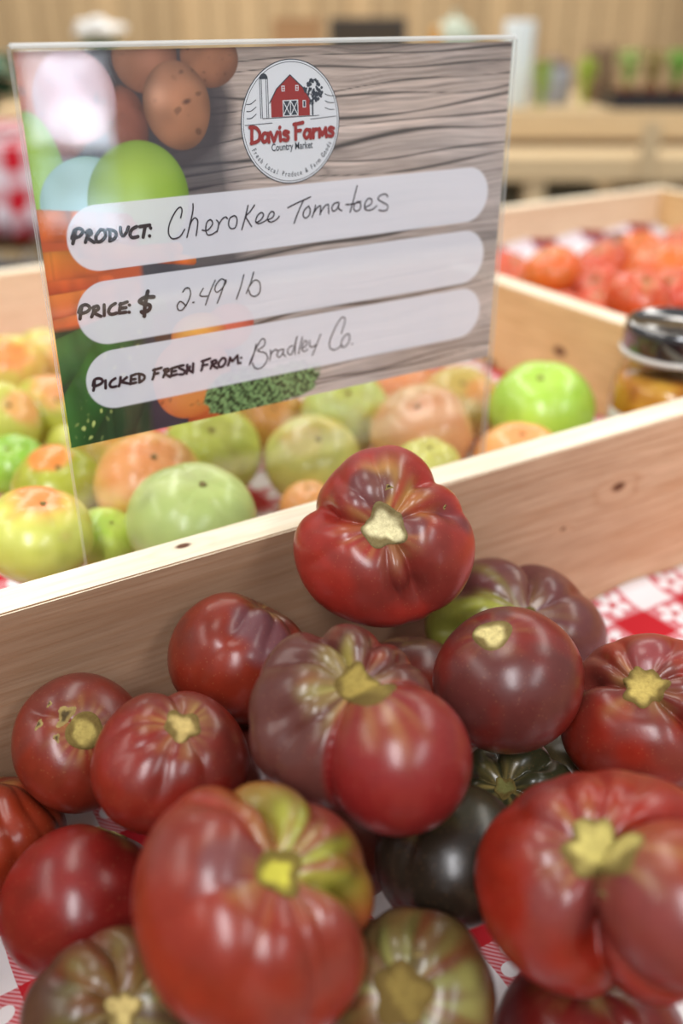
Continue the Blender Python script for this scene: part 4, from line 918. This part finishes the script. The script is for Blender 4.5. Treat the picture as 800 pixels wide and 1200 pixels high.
lo_ = link('paper_label', lm, jr, LAB); md = lo_.modifiers.new('t', 'SOLIDIFY'); md.thickness = .0003; md.offset = 1

# ---------------------------------------------------------------- background stands and goods (blurred in the photograph)
def rbox(name, r0, r1, f0, f1, z0, z1, mat, parent, bev=.003):
    """box in room axes; the parent is an empty already turned to the room axes at room(pr, pf)"""
    pr, pf = parent['_rf']; o = box(name, (r0-pr, f0-pf, z0), (r1-pr, f1-pf, z1), mat, parent, bev); return o
def rempty(name, r, f, z, label, cat, group=None, kind=None):
    o = empty(name, room(r, f, 0), -YAW); o['_rf'] = (r, f); tag(o, label, cat, group, kind); return o
PINE_BG = wood('pine_stand', (216, 194, 156), (200, 172, 130), (168, 138, 100), rnd=True, line=.4)
st = rempty('produce_stand', .3, 3.9, 0, 'tiered pine produce stand along the plank wall behind the sign', 'stand')
for k in range(7):
    rbox('top_plank', -1.25, 2.6, 3.58+k*.118, 3.58+k*.118+.112, .845, .868, PINE_BG, st)
rbox('fascia_board', -1.25, 2.6, 3.553, 3.577, .775, .868, PINE_BG, st)
rbox('shadow_strip', -1.2, 2.55, 3.62, 3.64, .70, .775, plain('reddish_shadow', (176, 130, 98), .6), st)  # strip added for the reddish shadow under the fascia, painted as its colour
rbox('lower_ledge', -1.25, 2.6, 3.30, 3.555, .735, .752, PINE_BG, st)
rbox('ledge_board', -1.25, 2.6, 3.285, 3.30, .675, .752, PINE_BG, st)
for x in (-1.2, -.3, .62, 1.05, 2.5):
    rbox('post', x, x+.07, 3.31, 3.38, 0, .735, PINE_BG, st)
for x in (-1.2, 1.4, 2.5):
    rbox('rear_post', x, x+.07, 4.28, 4.35, 0, .845, PINE_BG, st)
rbox('brace', .98, 1.04, 3.272, 3.284, .675, .86, PINE_BG, st)
rbox('lower_shelf', -1.2, 2.55, 3.40, 4.27, .30, .33, PINE_BG, st)
DKG = plain('dark_green_crate_plastic', (112, 108, 88), .6)
for r, lab, c_ in [(.74, 'dim olive crate on the lower shelf under the stand, near the sign edge', DKG), (1.25, 'tan wooden crate on the lower shelf under the stand, far right', PINE_BG)]:
    cr = rempty('crate', r, 3.7, 0, lab, 'crate', 'crates on the lower shelf')
    for a in range(4):
        z = .335+a*.075; rbox('slat', r-.17, r+.17, 3.50, 3.512, z, z+.06, c_, cr, .001); rbox('slat', r-.17, r+.17, 3.888, 3.90, z, z+.06, c_, cr, .001)
    rbox('end_panel', r-.182, r-.17, 3.50, 3.90, .332, .62, c_, cr, .001); rbox('end_panel', r+.17, r+.182, 3.50, 3.90, .332, .62, c_, cr, .001); rbox('base', r-.17, r+.17, 3.512, 3.888, .3305, .34, c_, cr, .001)

def rlathe(name, r, f, z, prof, mat, label, cat, group=None, n=32, wob=None, part=None):
    o = lathe(name, prof, n, mat, None, wob); o.location = room(r, f, z); o.rotation_euler = (0, 0, -YAW); tag(o, label, cat, group); return o
ZS = .8685
roll = rempty('paper_towel_roll', .632, 3.74, 0, 'white paper towel roll standing on the stand just right of the sign', 'paper towel')
o = lathe('roll', [(.018, .001), (.052, .001), (.054, .008), (.054, .275), (.052, .28), (.018, .28), (.018, .001)], 36, plain('paper_white', (222, 232, 236), .8, .2, var=.04), roll); o.location.z = ZS
o = lathe('core', [(.0, 0), (.017, 0), (.0175, .285), (.0, .287)], 20, plain('core_board', (170, 140, 104), .8), roll); o.location.z = ZS
can = rempty('grey_canister', .785, 3.85, 0, 'grey canister standing between two bunches of greens on the stand', 'canister')
GREY = plain('grey_enamel', (158, 160, 168), .4, .5)
o = lathe('body', [(0, 0), (.068, 0), (.071, .006), (.071, .11), (.062, .125), (0, .125)], 36, GREY, can); o.location.z = ZS
o = lathe('lid', [(0, .1255), (.06, .1255), (.062, .129), (.060, .142), (.03, .150), (.012, .152), (.012, .165), (0, .166)], 36, plain('canister_lid', (112, 92, 84), .5), can); o.location.z = ZS

LEAF = {}
def leaf_mat(c):
    if c not in LEAF: LEAF[c] = plain('leaf', c, .5, .4, var=.4, scale=30)
    return LEAF[c]
def leaf_clump(name, r, f, z, rad, h, c, label, cat, n=46, seed=1, stem=True, group=None, lw=.35):
    """a bunch of curved leaves, each blade with a fold, springing from one base"""
    rg = random.Random(seed); vs, fs = [], []
    for k in range(n):
        a = rg.uniform(0, 6.28); out = rg.uniform(.2, 1)*rad; hh = h*rg.uniform(.55, 1); w = rad*lw*rg.uniform(.6, 1)
        b = len(vs); dx, dy = math.cos(a), math.sin(a)
        for i in range(6):
            q = i/5; x = out*(q**1.3); zz = hh*math.sin(q*1.9)/math.sin(1.9) if q < .83 else hh*(1-.6*(q-.83)); ww = w*math.sin(math.pi*min(1, q*.9+.08))+.002
            for sgn in (-1, 0, 1): vs.append((dx*x-dy*ww*sgn, dy*x+dx*ww*sgn, zz+(0.25*ww if sgn else 0)))
        for i in range(5):
            for j in (0, 1): fs.append((b+i*3+j, b+i*3+j+1, b+i*3+j+4, b+i*3+j+3))
    me = bpy.data.meshes.new(name); me.from_pydata(vs, [], fs); me.update()
    o = link(name, me, None, leaf_mat(c)); o.location = room(r, f, z); o.rotation_euler = (0, 0, -YAW)
    md = o.modifiers.new('t', 'SOLIDIFY'); md.thickness = .0012
    return tag(o, label, cat, group)
leaf_clump('leafy_bunch', .705, 3.62, ZS, .042, .150, (164, 192, 76), 'yellow-green bunch of greens left of the grey canister', 'greens', 40, 2)
leaf_clump('leafy_bunch', .872, 3.69, ZS, .042, .155, (178, 200, 70), 'lime green bunch of greens right of the grey canister', 'greens', 44, 3)
BRN = plain('kraft_paper', (140, 116, 92), .8, .2)
sack = rempty('paper_sack', .975, 3.93, 0, 'brown paper sack with rolled top on the stand left of the herb tray', 'paper bag')
o = lathe('sack', [(0, 0), (.05, 0), (.058, .01), (.056, .10), (.050, .17), (.053, .19), (.048, .192), (.046, .17)], 12, BRN, sack, wob=lambda a, z: .08*math.cos(4*a)+.03*math.sin(7*a+z*80)); o.location.z = ZS
tr_ = rempty('herb_tray', 1.115, 3.72, 0, 'black tray holding potted herbs at the front of the stand', 'tray')
BP = plain('black_plastic', (44, 42, 46), .4)
rbox('base', .965, 1.275, 3.61, 3.83, ZS, ZS+.008, BP, tr_, .001)
for a in [(.965, 1.275, 3.605, 3.613), (.965, 1.275, 3.827, 3.835)]: rbox('rim', a[0], a[1], a[2], a[3], ZS, ZS+.045, BP, tr_, .001)
for a in [(.957, .965), (1.275, 1.283)]: rbox('rim', a[0], a[1], 3.605, 3.835, ZS, ZS+.045, BP, tr_, .001)
POT = plain('terracotta_pot', (168, 104, 78), .7)
for k, (r, c_, l_) in enumerate([(1.03, (172, 198, 112), 'pale green herb in a small clay pot, left in the black tray'), (1.115, (170, 150, 90), 'reddish-green herb in a small clay pot, middle of the black tray'), (1.205, (140, 196, 84), 'bright green herb in a small clay pot, right in the black tray')]):
    pe = rempty('potted_herb', r, 3.71, 0, l_, 'potted herb', 'herbs in the black tray')
    o = lathe('pot', [(0, 0), (.026, 0), (.033, .05), (.036, .05), (.036, .06), (.030, .06), (.028, .052), (0, .052)], 20, POT, pe); o.location.z = ZS+.0085
    lf = leaf_clump('foliage', 0, 0, 0, .055, .12, c_, None, None, 44, 20+k); lf.parent = pe; lf.location = (0, 0, ZS+.06); lf.rotation_euler = (0, 0, 0)
wb = rempty('white_carton', 1.37, 3.80, 0, 'white carton standing at the right end of the stand', 'carton')
rbox('carton_body', 1.325, 1.43, 3.74, 3.86, ZS, ZS+.15, plain('white_carton_board', (214, 212, 220), .6, var=.05), wb, .002)
gb = [(-.06, 0), (.06, 0), (0, .05)]
me = bpy.data.meshes.new('gable_top'); vs = [(-.052, -.06, .15), (.053, -.06, .15), (.053, .06, .15), (-.052, .06, .15), (-.05, 0, .19), (.05, 0, .19)]
me.from_pydata(vs, [], [(0, 1, 5, 4), (2, 3, 4, 5), (1, 2, 5), (3, 0, 4), (0, 3, 2, 1)]); o = link('gable_top', me, wb, plain('teal_print', (120, 170, 160), .6)); o.location = (.0075, 0, ZS)
mo = rempty('cash_register', .10, 3.92, 0, 'dark cash register screen on the stand behind the sign top', 'cash register')
DK_ = plain('dark_plastic', (58, 58, 62), .45)
rbox('drawer_base', -.07, .27, 3.80, 4.10, ZS, ZS+.085, DK_, mo); rbox('keypad', .0, .2, 3.84, 3.98, ZS+.085, ZS+.10, plain('grey_keys', (110, 110, 112), .5), mo)
rbox('screen_post', .08, .13, 4.0, 4.03, ZS+.085, ZS+.16, DK_, mo); rbox('screen', -.045, .245, 3.975, 3.999, ZS+.11, ZS+.285, DK_, mo); rbox('screen_glass', -.03, .23, 3.971, 3.974, ZS+.125, ZS+.27, plain('screen_face', (74, 66, 56), .2), mo, 0)
bxo = rempty('cardboard_box', -.16, 4.0, 0, 'tan cardboard box left of the dark cash register', 'box')
CB = plain('cardboard', (176, 140, 104), .8, .2)
rbox('box_body', -.255, -.075, 3.90, 4.10, ZS, ZS+.28, CB, bxo); rbox('flap', -.255, -.168, 3.90, 4.10, ZS+.281, ZS+.285, CB, bxo, 0); rbox('flap', -.162, -.075, 3.90, 4.10, ZS+.281, ZS+.285, CB, bxo, 0); rbox('packing_tape', -.19, -.14, 3.899, 4.10, ZS+.2855, ZS+.2865, plain('tape', (200, 176, 130), .3), bxo, 0)
o = rlathe('sage_canister', .42, 3.92, ZS, [(0, 0), (.02, 0), (.09, .002), (.10, .006), (.10, .012), (.088, .014), (.088, .19), (.078, .235), (.055, .268), (.02, .285), (.01, .287), (.013, .30), (.006, .31), (0, .31)], plain('frosted_sage_glass', (168, 178, 160), .3, .5, var=.06), 'pale sage domed canister with knob, right of the cash register', 'canister')
yb = rlathe('squash', .335, 3.72, ZS, [(0, 0), (.03, .002), (.045, .03), (.04, .08), (.028, .15), (.02, .23), (.018, .255), (.008, .262), (0, .263)], plain('squash_skin', (206, 150, 70), .45), 'upright orange-yellow squash beside the sage domed canister', 'squash')
# white paper-wrapped flowers behind the upper left corner
fb = rempty('flower_bouquet', -.87, 3.78, 0, 'white flower bouquet in a grey pot behind the sign top left corner', 'flowers')
o = lathe('pot', [(0, 0), (.06, 0), (.085, .13), (.09, .13), (.09, .145), (.078, .145), (.074, .13), (0, .13)], 28, plain('grey_pot', (150, 152, 156), .6), fb); o.location.z = ZS
lf = leaf_clump('foliage', 0, 0, 0, .10, .09, (110, 140, 90), None, None, 40, 31); lf.parent = fb; lf.location = (0, 0, ZS+.13); lf.rotation_euler = (0, 0, 0)
FW = plain('white_petals', (228, 228, 226), .7, .2, var=.06); rg = random.Random(9)
for k in range(12):
    a = k*2.4; rr_ = .085*math.sqrt(k/12); fz = .235+.035*(1-k/12)-.01*(k % 2)
    o = lathe('blossom', [(0, -.014), (.014, -.012), (.022, -.002), (.024, .008), (.017, .016), (.008, .020), (0, .020)], 15, FW, fb, wob=lambda a_, z: .16*math.sin(5*a_)); o.location = (rr_*math.cos(a), rr_*math.sin(a), ZS+fz); o.scale = (1.3, 1.3, 1.1)

# left: crate draped in gingham with leafy greens, nearer than the stand
gd = rempty('gingham_stand', -1.0, 2.35, 0, 'low stand draped in red and white gingham at the left behind the bin', 'stand')
rbox('tabletop', -1.45, -.62, 2.12, 2.60, .905, .93, PINE_BG, gd)
for a, b in [(-1.43, 2.16), (-.70, 2.16), (-1.43, 2.54), (-.70, 2.54)]: rbox('leg', a, a+.05, b-.02, b+.03, 0, .905, PINE_BG, gd)
rbox('rail', -1.40, -.67, 2.165, 2.185, .70, .735, plain('brown_rail', (150, 112, 70), .6), gd)
dr = empty('cloth_drape', room(-1.035, 2.11, 0), -YAW); tag(dr, 'red and white gingham cloth hanging over the edge of the left stand', 'cloth')
vs, fs = [], []; nx = 90
prof = [(.49, .934), (.2, .934), (.02, .934), (.004, .930), (0, .92), (-.001, .87), (-.002, .80), (-.003, .745)]
for j, (yy, zz) in enumerate(prof):
    for i in range(nx+1):
        x = -.44+.88*i/nx; wv = .010*math.sin(x*42)+.006*math.sin(x*77+1); q = max(0, (.93-zz)/.19)
        vs.append((x, yy-.012-abs(wv)*q*1.5, zz+(.004*math.sin(x*30) if j == 7 else 0)))
for j in range(len(prof)-1):
    for i in range(nx): fs.append((j*(nx+1)+i, j*(nx+1)+i+1, (j+1)*(nx+1)+i+1, (j+1)*(nx+1)+i))
me = bpy.data.meshes.new('gingham'); me.from_pydata(vs, [], fs); me.update()
for p in me.polygons: p.use_smooth = True
t = NT('hanging_gingham'); tc = t.n('ShaderNodeTexCoord'); sp_ = t.n('ShaderNodeSeparateXYZ'); t.l(tc.outputs['Object'], sp_.inputs[0])
x_ = t.math('DIVIDE', sp_.outputs[0], .036); z_ = t.math('DIVIDE', t.math('SUBTRACT', sp_.outputs[2], sp_.outputs[1]), .036)
gx = t.math('GREATER_THAN', t.math('FLOORED_MODULO', x_, 2.0), 1.0); gz = t.math('GREATER_THAN', t.math('FLOORED_MODULO', z_, 2.0), 1.0)
GH = t.set(t.mix(t.math('MULTIPLY', t.math('ADD', gx, gz), .5), rgba((226, 212, 220)), rgba((186, 26, 42))), .85, .2)
gm = link('gingham', me, dr, GH); md = gm.modifiers.new('t', 'SOLIDIFY'); md.thickness = .001; md.offset = 1
leaf_clump('kale_bunch', -.80, 2.22, .936, .13, .15, (52, 96, 60), 'dark green kale bunch on the gingham cloth at left edge', 'greens', 90, 41, lw=.4)
leaf_clump('kale_bunch', -1.06, 2.26, .936, .13, .15, (60, 104, 66), 'dark green kale bunch beyond the left frame edge on gingham cloth', 'greens', 90, 42, lw=.4)
lt_ = rempty('blue_grey_tub', -.80, 1.98, 0, 'blue-grey tub under the gingham cloth behind the back board at left', 'tub')
TBM = plain('blue_grey_plastic', (78, 92, 108), .5)
rbox('tub_wall', -1.05, -.60, 1.86, 1.88, .30, .695, TBM, lt_); rbox('tub_wall', -1.05, -.60, 2.06, 2.08, .30, .695, TBM, lt_); rbox('tub_end', -1.05, -1.03, 1.88, 2.06, .30, .695, TBM, lt_); rbox('tub_end', -.62, -.60, 1.88, 2.06, .30, .695, TBM, lt_); rbox('tub_base', -1.05, -.60, 1.86, 2.08, .28, .30, TBM, lt_); 
for a in (-1.04, -.65): rbox('tub_stand', a, a+.04, 1.88, 2.06, 0, .28, TBM, lt_)

# ---------------------------------------------------------------- glazed shop door behind the photographer: its daylight shows in the sign and on the skins

dw = empty('door_1', room(2.9, -2.22, 0), -YAW-math.pi/2); tag(dw, kind='structure')
DF = plain('door_frame_paint', (190, 188, 182), .5)
GLS = bpy.data.materials.new('daylight_through_frosted_pane'); GLS.use_nodes = True
nt_ = GLS.node_tree; nt_.nodes.remove(nt_.nodes['Principled BSDF']); em = nt_.nodes.new('ShaderNodeEmission'); em.inputs[0].default_value = (.82, .90, 1.0, 1); em.inputs[1].default_value = 9.0
tc_ = nt_.nodes.new('ShaderNodeTexCoord'); nz_ = nt_.nodes.new('ShaderNodeTexNoise'); nz_.inputs['Scale'].default_value = 4.0; nz_.inputs['Detail'].default_value = 1.0
mr_ = nt_.nodes.new('ShaderNodeMapRange'); mr_.inputs[1].default_value = .38; mr_.inputs[2].default_value = .62; mr_.inputs[3].default_value = 4.0; mr_.inputs[4].default_value = 12.0
nt_.links.new(tc_.outputs['Object'], nz_.inputs[0]); nt_.links.new(nz_.outputs[0], mr_.inputs[0]); nt_.links.new(mr_.outputs[0], em.inputs[1])
nt_.links.new(em.outputs[0], nt_.nodes['Material Output'].inputs[0])
DOORX = 0
for nm, x0, x1, z0, z1 in [('stile', -.36, -.23, .02, 2.1), ('stile', .23, .36, .02, 2.1), ('rail', -.23, .23, .02, .30), ('rail', -.23, .23, .62, .66), ('rail', -.23, .23, 1.02, 2.1)]:
    box(nm, (x0, -.03, z0), (x1, .02, z1), DF, dw)
GL2 = GLS.copy(); GL2.name = 'daylight_through_lower_pane'
for n_ in GL2.node_tree.nodes:
    if n_.type == 'EMISSION': n_.inputs[0].default_value = (.62, .82, 1.0, 1)
    if n_.type == 'MAP_RANGE': n_.inputs[3].default_value = 2.0; n_.inputs[4].default_value = 6.0
for z0, z1, m_ in ((.30, .62, GL2), (.66, 1.02, GLS)):
    box('pane', (-.23, -.012, z0), (.23, -.004, z1), m_, dw)
